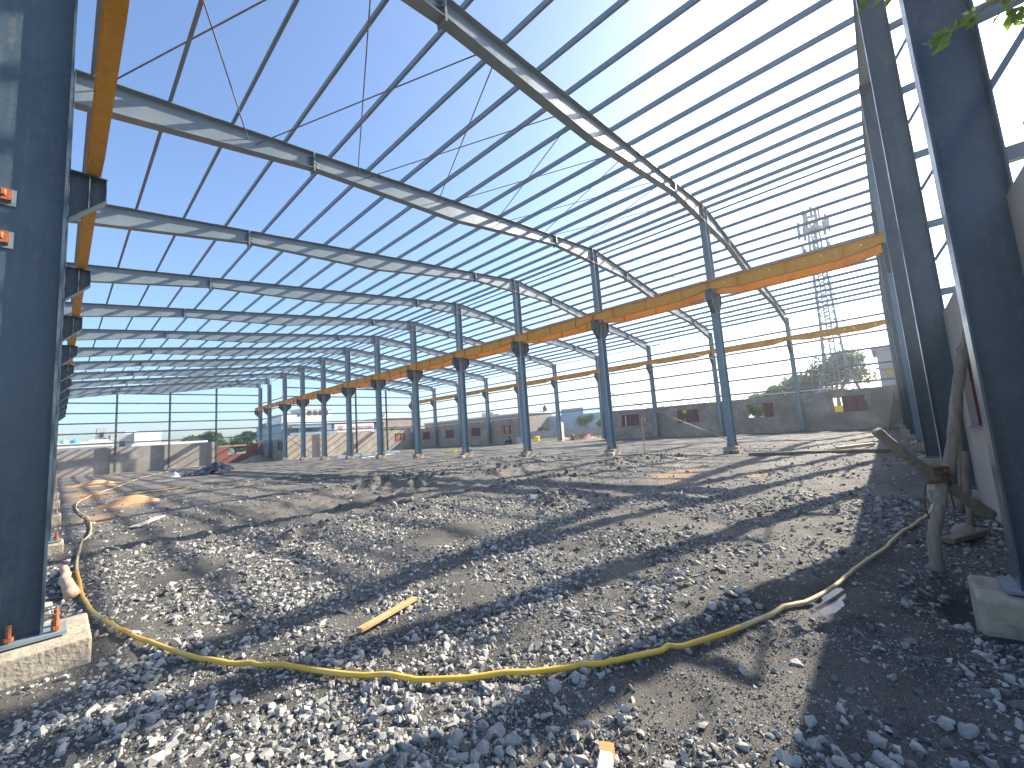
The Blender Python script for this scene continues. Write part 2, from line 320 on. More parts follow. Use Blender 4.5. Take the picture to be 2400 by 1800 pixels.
SANDS = [(12.6, 5.0, 2.0, .75, .85), (10.9, 4.3, 1.0, .5, .7), (12.8, 2.9, 1.0, .4, .8), (1.7, 20.6, .9, 1.9, .95), (.9, 17.2, .7, 2.2, .75), (1.6, 42, 1.3, 5, .9), (2.6, 40, 1.2, 4, .8), (2.2, 24, 1.0, 3, .6), (3.6, 7.9, .25, .15, .6), (1.2, 30, 1.2, 6, .75), (4, 55, 2.5, 8, .5), (8.3, 6.0, .5, .25, .35)]
sa = np.zeros(len(co))
for a, b, c, d, e in SANDS: sa = np.maximum(sa, e * np.exp(-((co[:, 0] - a) / c) ** 2 - ((co[:, 1] - b) / d) ** 2))
at = gme.attributes.new('sand', 'FLOAT', 'POINT'); at.data.foreach_set('value', sa.astype(np.float32))
ground = tag(ob('ground', gme), 'dark ash and crushed stone ground of the unfinished shed floor', None, None, 'structure')

# ------------------------------------------------------------------ crushed stone
def stone_variant(seed, n=13):
    r = random.Random(seed); bm = bmesh.new()
    sx, sy, sz = r.uniform(.8, 1.25), r.uniform(.65, 1.0), r.uniform(.5, .8)
    for i in range(n):
        v = Vector((r.gauss(0, 1), r.gauss(0, 1), r.gauss(0, 1))).normalized() * r.uniform(.78, 1.06)
        bm.verts.new((v.x * sx, v.y * sy, v.z * sz))
    bmesh.ops.convex_hull(bm, input=bm.verts)
    for v in [v for v in bm.verts if not v.link_faces]: bm.verts.remove(v)
    bmesh.ops.triangulate(bm, faces=bm.faces)
    bm.verts.index_update()
    vs = np.array([v.co[:] for v in bm.verts]); fs = np.array([[v.index for v in f.verts] for f in bm.faces]); bm.free(); return vs, fs
VARS = [stone_variant(100 + i) for i in range(26)]

ASH = [(3.05, .60, .55, .22), (3.3, .15, .5, .2), (4.45, .66, .42, .12), (4.9, .42, .4, .12), (6.0, .15, .4, .12), (2.9, .95, .5, .25), (2.0, 1.5, .3, .14), (4.1, .0, .6, .16), (2.65, .75, .35, .2), (2.25, 1.05, .3, .16), (2.75, 1.15, .55, .30), (3.35, 1.00, .40, .22), (3.5, .42, .5, .16), (2.35, 1.35, .30, .18), (5.6, .30, .8, .16), (4.1, 1.45, .6, .2), (1.85, 2.9, .35, .2), (2.6, 2.35, .5, .2), (4.3, 2.4, .8, .3), (1.3, 7.2, .8, .7), (6.3, 3.6, 1.0, .4), (4.0, 5.4, 1.0, .4), (9.5, 5.2, 2.2, .5), (12.6, 4.6, 2.6, 1.1), (15.5, 3.4, 3.0, .9), (5, 11, 2, 1.5), (1.7, 4.4, .3, .3), (2.0, 1.75, .25, .12), (1.15, 4.6, .25, .3), (3.0, 3.3, .5, .25), (2.3, 5.2, .6, .5), (7, 12.5, 3, 2.5), (12, 14, 5, 4)]
def stone_density(x, y):
    d = fbm(x * .9 + 3, y * .9, 51, 3) * 1.15 + (fbm(x * 2.6, y * 2.6, 77, 2) - .4) * .6
    m = np.clip((d - .20) * 4.0, 0.10, 1)
    for a, b, c, e in ASH: m = m * (1 - .93 * np.exp(-(((x - a) / c) ** 2 + ((y - b) / e) ** 2) ** 1.4))
    for a, b, c, e in [(.2, 4.1, .5, .45), (.5, 3.4, .4, .5), (.9, 2.75, .4, .35), (1.35, 2.3, .4, .3), (.9, 9.5, .6, 1.2), (1.9, 4.9, .6, .5), (1.2, 5.8, .5, .7)]: m = np.maximum(m, .95 * np.exp(-(((x - a) / c) ** 2 + ((y - b) / e) ** 2) ** 2))
    rt = np.exp(-((x - 4.6) / 2.6) ** 4 - ((y - .6) / 1.5) ** 4); m = m * (1 - rt * np.clip(1.5 - 2.2 * fbm(x * 1.6, y * 1.6, 83, 2), .25, .9))
    for px_, py_, sx, sy, lv in POOLS: m = m * (1 - .9 * np.exp(-(((x - px_) / sx) ** 2 + ((y - py_) / sy) ** 2)))
    dist = np.hypot(x, y)
    m = m * np.clip((30 - dist) / 14, 0, 1) * np.clip(1.5 - dist / 9, .22, 1)
    return m
def scatter(r0, r1, dens, seed):
    r = np.random.default_rng(seed)
    a0, a1 = math.radians(-6), math.radians(102)
    n = int(dens * (a1 - a0) / 2 * (r1 * r1 - r0 * r0))
    rr = np.sqrt(r.uniform(r0 * r0, r1 * r1, n)); aa = r.uniform(a0, a1, n)
    x = rr * np.sin(aa); y = rr * np.cos(aa)
    k = r.uniform(0, 1, n) < stone_density(x, y)
    x, y = x[k], y[k]
    k = (y > -.80) & ~((x < .27) & (y > 4.95) & (y < 5.8)) & ~((x > 4.3) & (x < 5.2) & (y < -.32))
    return x[k], y[k]
xs = []; ys = []
for r0, r1, dn, sd_ in ((1.0, 3.2, 1750, 1), (3.2, 6, 1350, 2), (6, 10, 760, 3), (10, 16, 300, 4), (16, 28, 90, 5)):
    a, b = scatter(r0, r1, dn, sd_); xs.append(a); ys.append(b)
xs = np.concatenate(xs); ys = np.concatenate(ys); n = len(xs)
# dark lumps of ash thrown up along the mounds
nst = len(xs)
cl = np.array([(mx + random.gauss(0, sx * .8), my + random.gauss(0, sy * .9)) for mx, my, sx, sy, a in MOUNDS if a > .13 for _ in range(130)])
cl = cl[np.hypot(cl[:, 0], cl[:, 1]) > 7]
xs = np.concatenate([xs, cl[:, 0]]); ys = np.concatenate([ys, cl[:, 1]]); n = len(xs)
dist = np.hypot(xs, ys)
rad = np.exp(RNG.normal(math.log(.0205), .46, n)); rad = np.clip(rad, .009, .052) * np.clip(.9 + dist * .03, 1, 1.7)
rad[nst:] *= RNG.uniform(1.2, 2.6, n - nst)
zs = gh(xs, ys) + rad * RNG.uniform(-.65, .35, n)
tint = np.clip(RNG.normal(.50, .29, n), 0, 1)
tint[nst:] = RNG.uniform(0, .12, n - nst) - .15
def rots(n, r):
    qv = r.normal(size=(n, 4)); qv[:, 1:3] *= .35; qv /= np.linalg.norm(qv, axis=1)[:, None]
    w, x, y, z = qv.T
    return np.stack([np.stack([1 - 2 * (y * y + z * z), 2 * (x * y - z * w), 2 * (x * z + y * w)], -1), np.stack([2 * (x * y + z * w), 1 - 2 * (x * x + z * z), 2 * (y * z - x * w)], -1), np.stack([2 * (x * z - y * w), 2 * (y * z + x * w), 1 - 2 * (x * x + y * y)], -1)], 1)
RM = rots(n, RNG)
# the 280 stones that show largest become single objects
show = rad / np.maximum(dist, .5) * ((dist > 1.35) & (xs > 0))
# visible in frame test
P = np.stack([xs, ys, zs - CAMZ], -1); dep = P @ np.array(cf[:]); ux_ = (P @ np.array(cr[:])) / dep; uy_ = (P @ np.array(cu[:])) / dep
show = np.where((np.abs(ux_) < 1.22) & (uy_ > -.92) & (dep > 0), show, 0)
big = np.argsort(-show)[:280]; isbig = np.zeros(n, bool); isbig[big] = True
var = RNG.integers(0, len(VARS), n)
CO = []; FA = []; TI = []; off = 0
for v in range(len(VARS)):
    k = np.where((var == v) & ~isbig)[0]
    vs, fs = VARS[v]
    p = np.einsum('nij,vj->nvi', RM[k], vs) * rad[k][:, None, None] + np.stack([xs[k], ys[k], zs[k]], -1)[:, None, :]
    CO.append(p.reshape(-1, 3)); FA.append((fs[None] + (np.arange(len(k)) * len(vs))[:, None, None] + off).reshape(-1, 3)); TI.append(np.repeat(tint[k], len(vs))); off += len(k) * len(vs)
# fine grit between the stones
GV = [stone_variant(300 + i, 6) for i in range(8)]
for r0, r1, dn, sd_ in ((1.0, 2.6, 7000, 11), (2.6, 4.2, 3600, 12), (4.2, 6.5, 1100, 13)):
    r_ = np.random.default_rng(sd_); a0, a1 = math.radians(-4), math.radians(101)
    k_ = int(dn * (a1 - a0) / 2 * (r1 * r1 - r0 * r0)); rr = np.sqrt(r_.uniform(r0 * r0, r1 * r1, k_)); aa = r_.uniform(a0, a1, k_)
    fx, fy = rr * np.sin(aa), rr * np.cos(aa)
    k = (r_.uniform(0, 1, k_) < np.clip(1.6 * fbm(fx * 2.2, fy * 2.2, 123, 3) - .15, .2, 1)) & (fy > -.8) & ~((fx < .27) & (fy > 4.95) & (fy < 5.8)) & ~((fx > 4.3) & (fx < 5.2) & (fy < -.32)) & ~((np.abs(fx - 4.5) < .4) & (np.abs(fy - .6) < .14))
    fx, fy = fx[k], fy[k]; m_ = len(fx); fr = r_.uniform(.0035, .0095, m_) * (1 + rr[k] * .08); fz = gh(fx, fy) + fr * .3; RF = rots(m_, r_); ft = np.clip(r_.normal(.42, .3, m_), 0, 1); gv = r_.integers(0, 8, m_)
    for v in range(8):
        kk = np.where(gv == v)[0]; vs, fs = GV[v]
        p = np.einsum('nij,vj->nvi', RF[kk], vs) * fr[kk][:, None, None] + np.stack([fx[kk], fy[kk], fz[kk]], -1)[:, None, :]
        CO.append(p.reshape(-1, 3)); FA.append((fs[None] + (np.arange(len(kk)) * len(vs))[:, None, None] + off).reshape(-1, 3)); TI.append(np.repeat(ft[kk], len(vs))); off += len(kk) * len(vs)
sme = np_mesh('crushed_stone', np.concatenate(CO), np.concatenate(FA), 3, STONE)
at = sme.attributes.new('tint', 'FLOAT', 'POINT'); at.data.foreach_set('value', np.concatenate(TI).astype(np.float32))
tag(ob('crushed_stone', sme), 'grey crushed stone spread over the dark ash floor', 'gravel', None, 'stuff')
vm = []
for vs, fs in VARS:
    me = np_mesh('stone', vs, fs, 3, STONE_O); vm.append(me)
for i in big:
    o = ob('stone', vm[var[i]], ground, (xs[i], ys[i], zs[i])); o.rotation_euler = Matrix(RM[i].tolist()).to_euler(); o.scale = (rad[i],) * 3
print('stones', n, 'tris', sum(len(f) for f in FA))
# puddles
for px_, py_, sx, sy, lv in POOLS:
    mb = MB(); mb.add([(sx * .95 * math.cos(t), sy * .95 * math.sin(t) - .25 * sx * .95 * math.cos(t) * .5, 0) for t in np.linspace(0, 2 * math.pi, 28, endpoint=False)], [tuple(range(28))])
    tag(ob('puddle', mb.mesh('puddle', WATER), None, (px_, py_, lv - .018)), None, None, None, 'structure')

# ------------------------------------------------------------------ steel frame
B = 6.0
YN = lambda n: -0.69 if n == 0 else (69.36 if n == 12 else 5.36 + B * (n - 1))
XL, XM, XR = -0.374, 20.28, 40.35
RIDGE = 20.36
ZE, ZR = 9.496, 11.60
def ztop(x): return ZE + (ZR - ZE) * (x / RIDGE) if x <= RIDGE else ZE + (ZR - ZE) * ((40.72 - x) / (40.72 - RIDGE))
KN = [(-.02, 8.776), (4.68, 9.496), (10.0, 9.768), (16.56, 10.752), (20.36, 10.752), (24.16, 10.752), (30.72, 9.768), (36.0, 9.496), (40.1, 8.776)]
_cache = {}
def cm(key, fn):
    if key not in _cache: _cache[key] = fn()
    return _cache[key]
def bolt_mesh(r=.016, h=.13):
    def f():
        mb = MB(); mb.lathe([(r, 0), (r, h)], 8); mb.lathe([(r * 1.9, .012), (r * 1.9, .012 + r * 1.7)], 6); return mb.mesh('anchor_bolt', RUST)
    return cm(('bolt', r, h), f)
def corbel_parts(parent, xface, sgn, z):
    """crane corbel welded to the flange at xface, pointing to sgn"""
    def f():
        mb = MB()
        mb.prism([(0, -.02), (.50, -.02), (.50, -.46), (0, -1.0)], 'y', -.006, .006)
        mb.box(0, .52, -.13, .13, -.02, 0)
        mb.box(.50, .515, -.125, .125, -.46, -.021)
        mb.bar((.005, 0, -1.005), (.515, 0, -.465), .24, .018, (0, 0, 1))
        return mb.mesh('corbel', STEEL)
    def g():
        mb = MB(); mb.box(-.006, .006, -.115, -.007, -.70, -.022); mb.box(-.006, .006, .007, .115, -.70, -.022); return mb.mesh('stiffener', STEEL_EDGE)
    c = ob('corbel', cm('corbel', f), parent, (xface, 0, z), (0, 0, 0 if sgn > 0 else math.pi))
    ob('stiffener', cm('corbst', g), c, (.27, 0, 0))
def column(label, group, x, y, z0, H, D, w, corb, SM=None):
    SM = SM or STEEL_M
    t = thing('steel_column', label, 'column', (x, y, z0), group)
    tf = .018
    def fl():
        mb = MB(); mb.box(-tf / 2, tf / 2, -w / 2, w / 2, .024, H); return mb.mesh('flange', SM)
    def wb():
        mb = MB(); mb.box(-D / 2 + tf, D / 2 - tf, -.006, .006, .024, H); return mb.mesh('web', SM)
    ob('flange', cm(('fl', w, H), fl), t, (-D / 2 + tf / 2, 0, 0)); ob('flange', cm(('fl', w, H), fl), t, (D / 2 - tf / 2, 0, 0))
    ob('web', cm(('wb', D, H), wb), t)
    def bp():
        mb = MB(); mb.box(-D / 2 - .13, D / 2 + .13, -w / 2 - .06, w / 2 + .06, 0, .024); return mb.mesh('base_plate', STEEL_EDGE)
    ob('base_plate', cm(('bp', D, w), bp), t)
    for sx in (-1, 1):
        for sy in (-1, 1):
            ob('anchor_bolt', bolt_mesh(), t, (sx * (D / 2 + .07), sy * (w / 2 - .01), .024)); 
        ob('anchor_bolt', bolt_mesh(), t, (sx * D * .24, -w / 2 + .02, .024))
    def st():
        mb = MB(); mb.prism([(-w / 2 + .01, .026), (-.007, .026), (-.007, .30), (-.03, .30)], 'x', -.006, .006); return mb.mesh('base_stiffener', STEEL_EDGE)
    for dx in (-.09, .09): ob('base_stiffener', cm(('st', w), st), t, (dx, 0, 0))
    for sgn in corb: corbel_parts(t, sgn * D / 2, sgn, 7.32 - z0)
    def sp():
        mb = MB()
        for zz in (6.32 - z0, 7.30 - z0): mb.box(-D / 2 + tf, D / 2 - tf, -w / 2 + .005, -.007, zz - .006, zz + .006); mb.box(-D / 2 + tf, D / 2 - tf, .007, w / 2 - .005, zz - .006, zz + .006)
        return mb.mesh('web_stiffener', STEEL_EDGE)
    ob('web_stiffener', cm(('sp', D, w, z0), sp), t)
    return t
def pedestal(label, x, y, sx, sy, zt, zb, name='concrete_pedestal'):
    mb = MB(); mb.box(-sx, sx, -sy, sy, zb, zt)
    o = tag(ob(name, mb.mesh(name, CONC), None, (x, y, 0)), label, 'pedestal', 'column pedestals')
    bevel(o, .015, 2); return o

for n in range(1, 13):
    where = 'big blue-grey steel column at the left edge, nearest the camera' if n == 1 else '%s column of the left row, mostly hidden, its crane corbel showing' % ORD[n]
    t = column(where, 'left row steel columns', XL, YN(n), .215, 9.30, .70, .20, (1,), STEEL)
    if n == 1:
        LEFTCOL = t
        for zz in (3.90, 3.52):
            mb = MB(); mb.box(-.045, .045, -.05, 0, -.05, .05); mb.box(-.10, .07, -.012, .002, -.075, .075)
            p = ob('cleat', mb.mesh('cleat', STEEL_EDGE), t, (-.015, -.008, zz - .215))
            mb = MB(); mb.box(-.05, .05, -.075, -.053, -.048, .048); mb.lathe([(.018, 0), (.018, .05)], 6, (0, -.09, -.02))
            ob('bolt', mb.mesh('bolt', RUST), p)
        mb = MB(); mb.box(-.66, .245, -.40, .40, -.35, .20)
        me = mb.mesh('concrete_pedestal', CONC)
        o = tag(ob('concrete_pedestal', me, None, (0, YN(1) + .03, 0)), 'rough tan concrete pedestal under the big left column', 'pedestal', 'column pedestals'); bevel(o, .02, 3)
    elif n < 6: pedestal('small pale pedestal under the %s left row column' % ORD[n], XL + .05, YN(n), .46, .36, .20, -.3)
for n in range(0, 13):
    lab = '%s free-standing middle row column counted from the right' % ORD[n] if n > 0 else 'middle row column standing in the near gable at right'
    if n == 12: lab = 'last middle row column at the far left gable corner'
    if n == 1: lab = 'nearest free-standing middle row column, first from the right, below the orange beams'
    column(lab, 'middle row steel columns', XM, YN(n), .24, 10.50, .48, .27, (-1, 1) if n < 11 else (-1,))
    dz = .0
    pedestal('concrete pedestal under the %s middle row column' % (ORD[n] if n else 'near gable'), XM + random.uniform(-.03, .03), YN(n), .36, .30, .235, -.4)
    if 0 < n < 5:
        mb = MB(); mb.box(-.13, .13, -.34, -.05, 0, .24); mb.box(-.12, .1, .02, .3, 0, .2)
        o = tag(ob('brick_packing', mb.mesh('brick_packing', BROWNW if n % 2 else WOODP), None, (XM - .52, YN(n) - .05, -.12)), 'loose packing blocks beside the pedestal of the %s middle column' % ORD[n], 'blocks', 'packing blocks at column feet'); bevel(o, .012)
for n in range(0, 11):
    lab = '%s column of the right wall row, standing before the plastered wall' % ORD[n] if n else 'right wall corner column at the near gable'
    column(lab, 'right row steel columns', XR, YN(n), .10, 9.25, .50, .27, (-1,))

# rafters
def rafter(n, x1):
    kn = [k for k in KN if k[0] <= x1 + .01]
    full = x1 > 30
    lab = ('%s roof rafter from the camera, arching from the left row to the right wall' % ORD[n]) if n else 'end rafter of the near gable seen edge-on at right'
    if n > 10: lab = '%s roof rafter from the camera, over the left span only' % ORD[n]
    t = thing('roof_rafter', lab, 'rafter', (0, YN(n), 8.776), 'roof rafters')
    z0 = 8.776
    def wb():
        mb = MB()
        for a, b in zip(kn[:-1], kn[1:]): mb.prism([(a[0], a[1] - z0 + .012), (b[0], b[1] - z0 + .012), (b[0], ztop(b[0]) - z0 - .016), (a[0], ztop(a[0]) - z0 - .016)], 'y', -.006, .006)
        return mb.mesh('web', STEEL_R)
    ob('web', cm(('rw', full), wb), t)
    def tp(side):
        def f():
            mb = MB(); a, b = (kn[0][0], RIDGE) if side == 0 else (RIDGE, kn[-1][0])
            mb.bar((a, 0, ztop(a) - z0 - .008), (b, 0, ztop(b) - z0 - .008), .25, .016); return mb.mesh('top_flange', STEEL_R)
        return f
    ob('top_flange', cm(('rt0', full), tp(0)), t)
    if full: ob('top_flange', cm(('rt1', full), tp(1)), t)
    def bt():
        mb = MB()
        for a, b in zip(kn[:-1], kn[1:]): mb.bar((a[0], 0, a[1] - z0 + .004), (b[0], 0, b[1] - z0 + .004), .25, .016)
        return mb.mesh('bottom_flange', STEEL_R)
    ob('bottom_flange', cm(('rb', full), bt), t)
    for xs_ in (4.68, 16.56, 24.16, 36.0):
        if xs_ > x1: continue
        zb = np.interp(xs_, [k[0] for k in KN], [k[1] for k in KN]); zt = ztop(xs_)
        def pl():
            mb = MB(); mb.box(-.022, -.001, -.13, .13, zb - z0 - .10, zt - z0 - .02); mb.box(.001, .022, -.13, .13, zb - z0 - .10, zt - z0 - .02); return mb.mesh('splice_plate', STEEL_EDGE)
        s = ob('splice_plate', cm(('sp', xs_), pl), t, (xs_, 0, 0))
        def stf():
            mb = MB(); h = zt - zb
            for sg in (-1, 1):
                for k in (.2, .42, .64):
                    for yy in (-1, 1): mb.add([(sg * .023, yy * .007, zb - z0 + h * k), (sg * .023, yy * .12, zb - z0 + h * k), (sg * .17, yy * .007, zb - z0 + h * k), (sg * .023, yy * .007, zb - z0 + h * k + .01), (sg * .023, yy * .12, zb - z0 + h * k + .01), (sg * .17, yy * .007, zb - z0 + h * k + .01)], [(0, 1, 2), (3, 5, 4), (0, 3, 4, 1), (1, 4, 5, 2), (2, 5, 3, 0)])
            return mb.mesh('splice_stiffener', STEEL_R)
        ob('splice_stiffener', cm(('ss', xs_), stf), s)['kind'] = 'stuff'
    if x1 > 20:
        def pz():
            mb = MB()
            for dx in (-.23, .23): mb.box(XM + dx - .008, XM + dx + .008, -.125, -.007, 10.77 - z0, ztop(XM) - z0 - .03)
            return mb.mesh('panel_stiffener', STEEL_EDGE)
        ob('panel_stiffener', cm('pz', pz), t)['kind'] = 'stuff'
    return t
for n in range(0, 11): rafter(n, 40.1)
for n in (11, 12): rafter(n, RIDGE)

# purlins
def zsec(L, h=.18, f=.062, th=.008):
    mb = MB(); k = int(L / 5) + 1
    for i in range(k):
        a, b = i * L / k, (i + 1) * L / k
        mb.prism([(-f, 0), (th / 2, 0), (th / 2, h - th), (f, h - th), (f, h), (-th / 2, h), (-th / 2, th), (-f, th)], 'y', a, b)
    return mb.mesh('purlin', PURLIN)
PL = zsec(70.6); PR = zsec(60.6)
slL = math.atan((ZR - ZE) / RIDGE); slR = math.atan((ZR - ZE) / (40.72 - RIDGE))
def zp(x): return ztop(x) + .004
for k in range(17):
    x = .24 + 1.238 * k
    lab = '%s roof purlin up the left slope from the left eave' % ORD[k + 1] if k < 16 else 'topmost purlin of the left roof slope, beside the ridge'
    tag(ob('roof_purlin', PL, None, (x, -.85, zp(x)), (0, -slL, 0)), lab, 'purlin', 'left slope purlins')
for k in range(17):
    x = 20.72 + 1.225 * k
    lab = '%s roof purlin down the right slope from the ridge' % ORD[k + 1] if k < 16 else 'eave purlin at the foot of the right roof slope'
    tag(ob('roof_purlin', PR, None, (x, -.85, zp(x)), (0, slR, math.pi * 0)), lab, 'purlin', 'right slope purlins')
mb = MB(); mb.tube([(0, 0, 0), (0, 64.5, 0)], .045, 8)
tag(ob('ridge_strut', mb.mesh('ridge_strut', PURLIN, True), None, (XM + .03, -.69, 11.12)), 'long dark tube strut joining the middle columns just under the ridge', 'strut')
mb = MB(); mb.tube([(0, 0, 0), (0, 60.0, 0)], .04, 8)
tag(ob('eave_strut', mb.mesh('eave_strut', PURLIN, True), None, (XR + .18, -.69, 9.22)), 'tube strut just below the right eave purlin', 'strut')
mb = MB(); mb.tube([(0, 0, 0), (0, 70.0, 0)], .04, 8)
tag(ob('eave_strut', mb.mesh('eave_strut', PURLIN, True), None, (XL - .1, -.69, 9.25)), 'tube strut joining the left row columns at the eave', 'strut')

# crane beams
def beam_mesh():
    HO = [.65, 1.85, 2.4, 3.6, 4.15, 5.35]; hw = .013
    zb = lambda y: -.35 if y < .15 or y > 5.85 else (-.53 if 1.2 <= y <= 4.8 else (-.35 - .18 * (y - .15) / 1.05 if y < 1.2 else -.35 - .18 * (5.85 - y) / 1.05))
    mb = MB(); ys_ = sorted(set([0.01, .15, 1.2, 4.8, 5.85, 5.99] + [h + s * hw for h in HO for s in (-1, 1)]))
    def strip(y0, y1, za0, za1, zb0, zb1):
        mb.prism([(y0, za0), (y1, za1), (y1, zb1), (y0, zb0)], 'x', -.007, .007)
    for a, b in zip(ys_[:-1], ys_[1:]):
        if any(abs((a + b) / 2 - h) < .01 for h in HO):
            strip(a, b, zb(a) + .012, zb(b) + .012, -.285, -.285); strip(a, b, -.26, -.26, -.21, -.21); strip(a, b, -.185, -.185, -.016, -.016)
        else: strip(a, b, zb(a) + .012, zb(b) + .012, -.016, -.016)
    web = mb.mesh('web', ORANGE)
    mb = MB(); mb.box(-.11, .11, .005, 5.995, -.016, 0); top = mb.mesh('top_flange', ORANGE)
    mb = MB(); k = [.005, .15, 1.2, 4.8, 5.85, 5.995]
    for a, b in zip(k[:-1], k[1:]): mb.bar((0, a, zb(a) + .004), (0, b, zb(b) + .004), .20, .016)
    bot = mb.mesh('bottom_flange', ORANGE)
    st = []
    for y in (.06, 1.2, 3.0, 4.8, 5.94):
        mb = MB(); mb.box(-.095, -.008, y - .005, y + .005, zb(y) + .014, -.018); mb.box(.008, .095, y - .005, y + .005, zb(y) + .014, -.018); st.append(mb.mesh('stiffener', ORANGE))
    return web, top, bot, st
BM = beam_mesh()
def crane_line(x, n0, n1, row, key):
    for i, n in enumerate(range(n0, n1)):
        y0 = YN(n) if n else -.64; L = (YN(n + 1) - y0)
        t = thing('crane_beam', '%s orange crane beam span from the camera %s' % (ORD[i + 1], row), 'crane beam', (x, y0, 7.69), 'orange crane beams ' + key)
        t.scale = (1, L / 6.0, 1)
        ob('web', BM[0], t); ob('top_flange', BM[1], t); ob('bottom_flange', BM[2], t)
        for s in BM[3]: ob('stiffener', s, t)
crane_line(.30, 0, 12, 'along the left column row', 'left row')
crane_line(19.68, 0, 12, 'on the near side of the middle columns', 'middle row near side')
crane_line(20.90, 0, 10, 'on the far side of the middle columns', 'middle row far side')
crane_line(39.80, 0, 10, 'along the right wall', 'right row')

# girts
def girt(label, group, p, q):
    mb = MB(); L = (Vector(q) - Vector(p)).length; mb.box(-.0025, .0025, 0, L, -.075, .075); mb.box(.0025, .055, 0, L, .070, .075); mb.box(-.055, -.0025, 0, L, -.075, -.070)
    d = Vector(q) - Vector(p); o = ob('wall_girt', mb.mesh('wall_girt', PURLIN), None, p, (0, 0, math.atan2(-d.x, d.y)))
    tag(o, label, 'girt', group)
GZ = [3.50, 4.74, 5.92, 7.12, 8.34]
for i, z in enumerate(GZ):
    girt('%s girt from the bottom along the right wall' % ORD[i + 1], 'right wall girts', (40.66, -.9, z - .06), (40.66, 59.7, z - .06))
    girt('%s girt from the bottom across the far left gable' % ORD[i + 1], 'far left gable girts', (-.6, 69.56, z + .06), (20.5, 69.56, z + .06))
    girt('%s girt from the bottom across the far right gable' % ORD[i + 1], 'far right gable girts', (20.6, 59.56, z + .06), (40.6, 59.56, z + .06))
    girt('%s girt from the bottom along the short return wall behind the middle row' % ORD[i + 1], 'return wall girts', (20.56, 59.7, z + .06), (20.56, 69.4, z + .06))
girt('high girt of the far right gable just under the rafter', 'far right gable girts', (20.6, 59.56, 9.6), (34.6, 59.56, 9.6))
girt('high girt of the far left gable just under the rafter', 'far left gable girts', (4.5, 69.56, 9.6), (20.5, 69.56, 9.6))

# gable posts
def post(label, group, x, y, z0, H, D, w, brackets=False):
    t = thing('gable_post', label, 'post', (x, y, z0), group)
    tf = .014
    for s in (-1, 1):
        mb = MB(); mb.box(-w / 2, w / 2, -tf / 2, tf / 2, .02, H); ob('flange', mb.mesh('flange', STEEL), t, (0, s * (D / 2 - tf / 2), 0))
    mb = MB(); mb.box(-.005, .005, -D / 2 + tf, D / 2 - tf, .02, H); ob('web', mb.mesh('web', STEEL), t)
    mb = MB(); mb.box(-w / 2 - .05, w / 2 + .05, -D / 2 - .08, D / 2 + .08, 0, .02); ob('base_plate', mb.mesh('base_plate', STEEL_EDGE), t)
    if brackets:
        for i, z in enumerate([3.38, 4.55, 5.80, 7.03, 8.27]):
            if z > H - .3: break
            mb = MB(); mb.bar((0, -D / 2 - .002, z - z0), (0, -D / 2 - .42, z - z0), .07, .11); b = ob('girt_bracket', mb.mesh('girt_bracket', PURLIN), t)
            mb = MB(); mb.bar((0, -D / 2 - .004, z - z0 - .62), (0, -D / 2 - .38, z - z0 - .06), .045, .045); ob('knee_brace', mb.mesh('knee_brace', PURLIN), b)
    return t
for i, x in enumerate([4.70, 9.75, 14.8, 25.3, 30.3, 35.3]):
    zr = np.interp(x, [k[0] for k in KN], [k[1] for k in KN])
    lab = ['wide dark near gable post at the right edge, closest to the camera', 'second near gable post from the right edge, left of the wide dark one', 'third near gable post from the right edge', 'near gable post just past the middle row line', 'near gable post two places before the right corner', 'near gable post closest to the right corner'][i]
    post(lab, 'near gable posts', x, -.688, .225, zr - .225, .352, .22 if i else .24, i < 3)
    mb = MB(); mb.box(-.30, .28, -.16, .42, -.55, .21)
    o = tag(ob('concrete_pedestal', mb.mesh('concrete_pedestal', CONC), None, (x, -.70, 0)), ('tall exposed concrete pedestal at the right edge under the wide dark gable post' if i == 0 else 'concrete pedestal under the %s near gable post' % ORD[i + 1]), 'pedestal', 'near gable pedestals'); bevel(o, .03, 3)
for i, x in enumerate([4.70, 9.75, 14.8]):
    post('%s slim post of the far left gable from the left' % ORD[i + 1], 'far left gable posts', x, 69.3, .02, np.interp(x, [k[0] for k in KN], [k[1] for k in KN]) - .02, .30, .18)
for i, x in enumerate([25.3, 30.25, 35.35]):
    post('%s slim post of the far right gable from the middle row' % ORD[i + 1], 'far right gable posts', x, 59.4, .0, np.interp(x, [k[0] for k in KN], [k[1] for k in KN]), .28, .16)

# brace rods
def rod(label, group, p, q, r=.015):
    p = Vector(p); mb = MB(); mb.tube([(0, 0, 0), Vector(q) - p], r, 6)
    tag(ob('brace_rod', mb.mesh('brace_rod', ROD, True), None, p), label, 'brace rod', group)
NX = [.15, 3.15, 6.15, 9.3, 12.4, 15.5, 18.6]
NR = [22.1, 25.2, 28.3, 31.4, 34.4, 37.4, 40.0]
for s, nodes, word in ((0, NX, 'left'), (1, NR, 'right')):
    for bay, (na, nb) in enumerate(((1, 2), (8, 9))):
        for i, (a, b) in enumerate(zip(nodes[:-1], nodes[1:])):
            w = 'first' if bay == 0 else 'far'
            rod('roof brace rod in the %s bay, %s slope panel %s from the %s, rising away' % (w, word, ORD[i + 1], 'eave' if s == 0 else 'ridge'), 'roof brace rods', (a + .1, YN(na), ztop(a) - .22), (b - .1, YN(nb), ztop(b) - .22))
            rod('roof brace rod in the %s bay, %s slope panel %s from the %s, falling away' % (w, word, ORD[i + 1], 'eave' if s == 0 else 'ridge'), 'roof brace rods', (b - .1, YN(na), ztop(b) - .25), (a + .1, YN(nb), ztop(a) - .25))
y1, y2 = YN(1), YN(2)
rod('long lower brace rod falling right to the foot of the nearest middle column', 'middle row brace rods', (20.05, y2, 3.45), (20.05, y1, .5), .018)
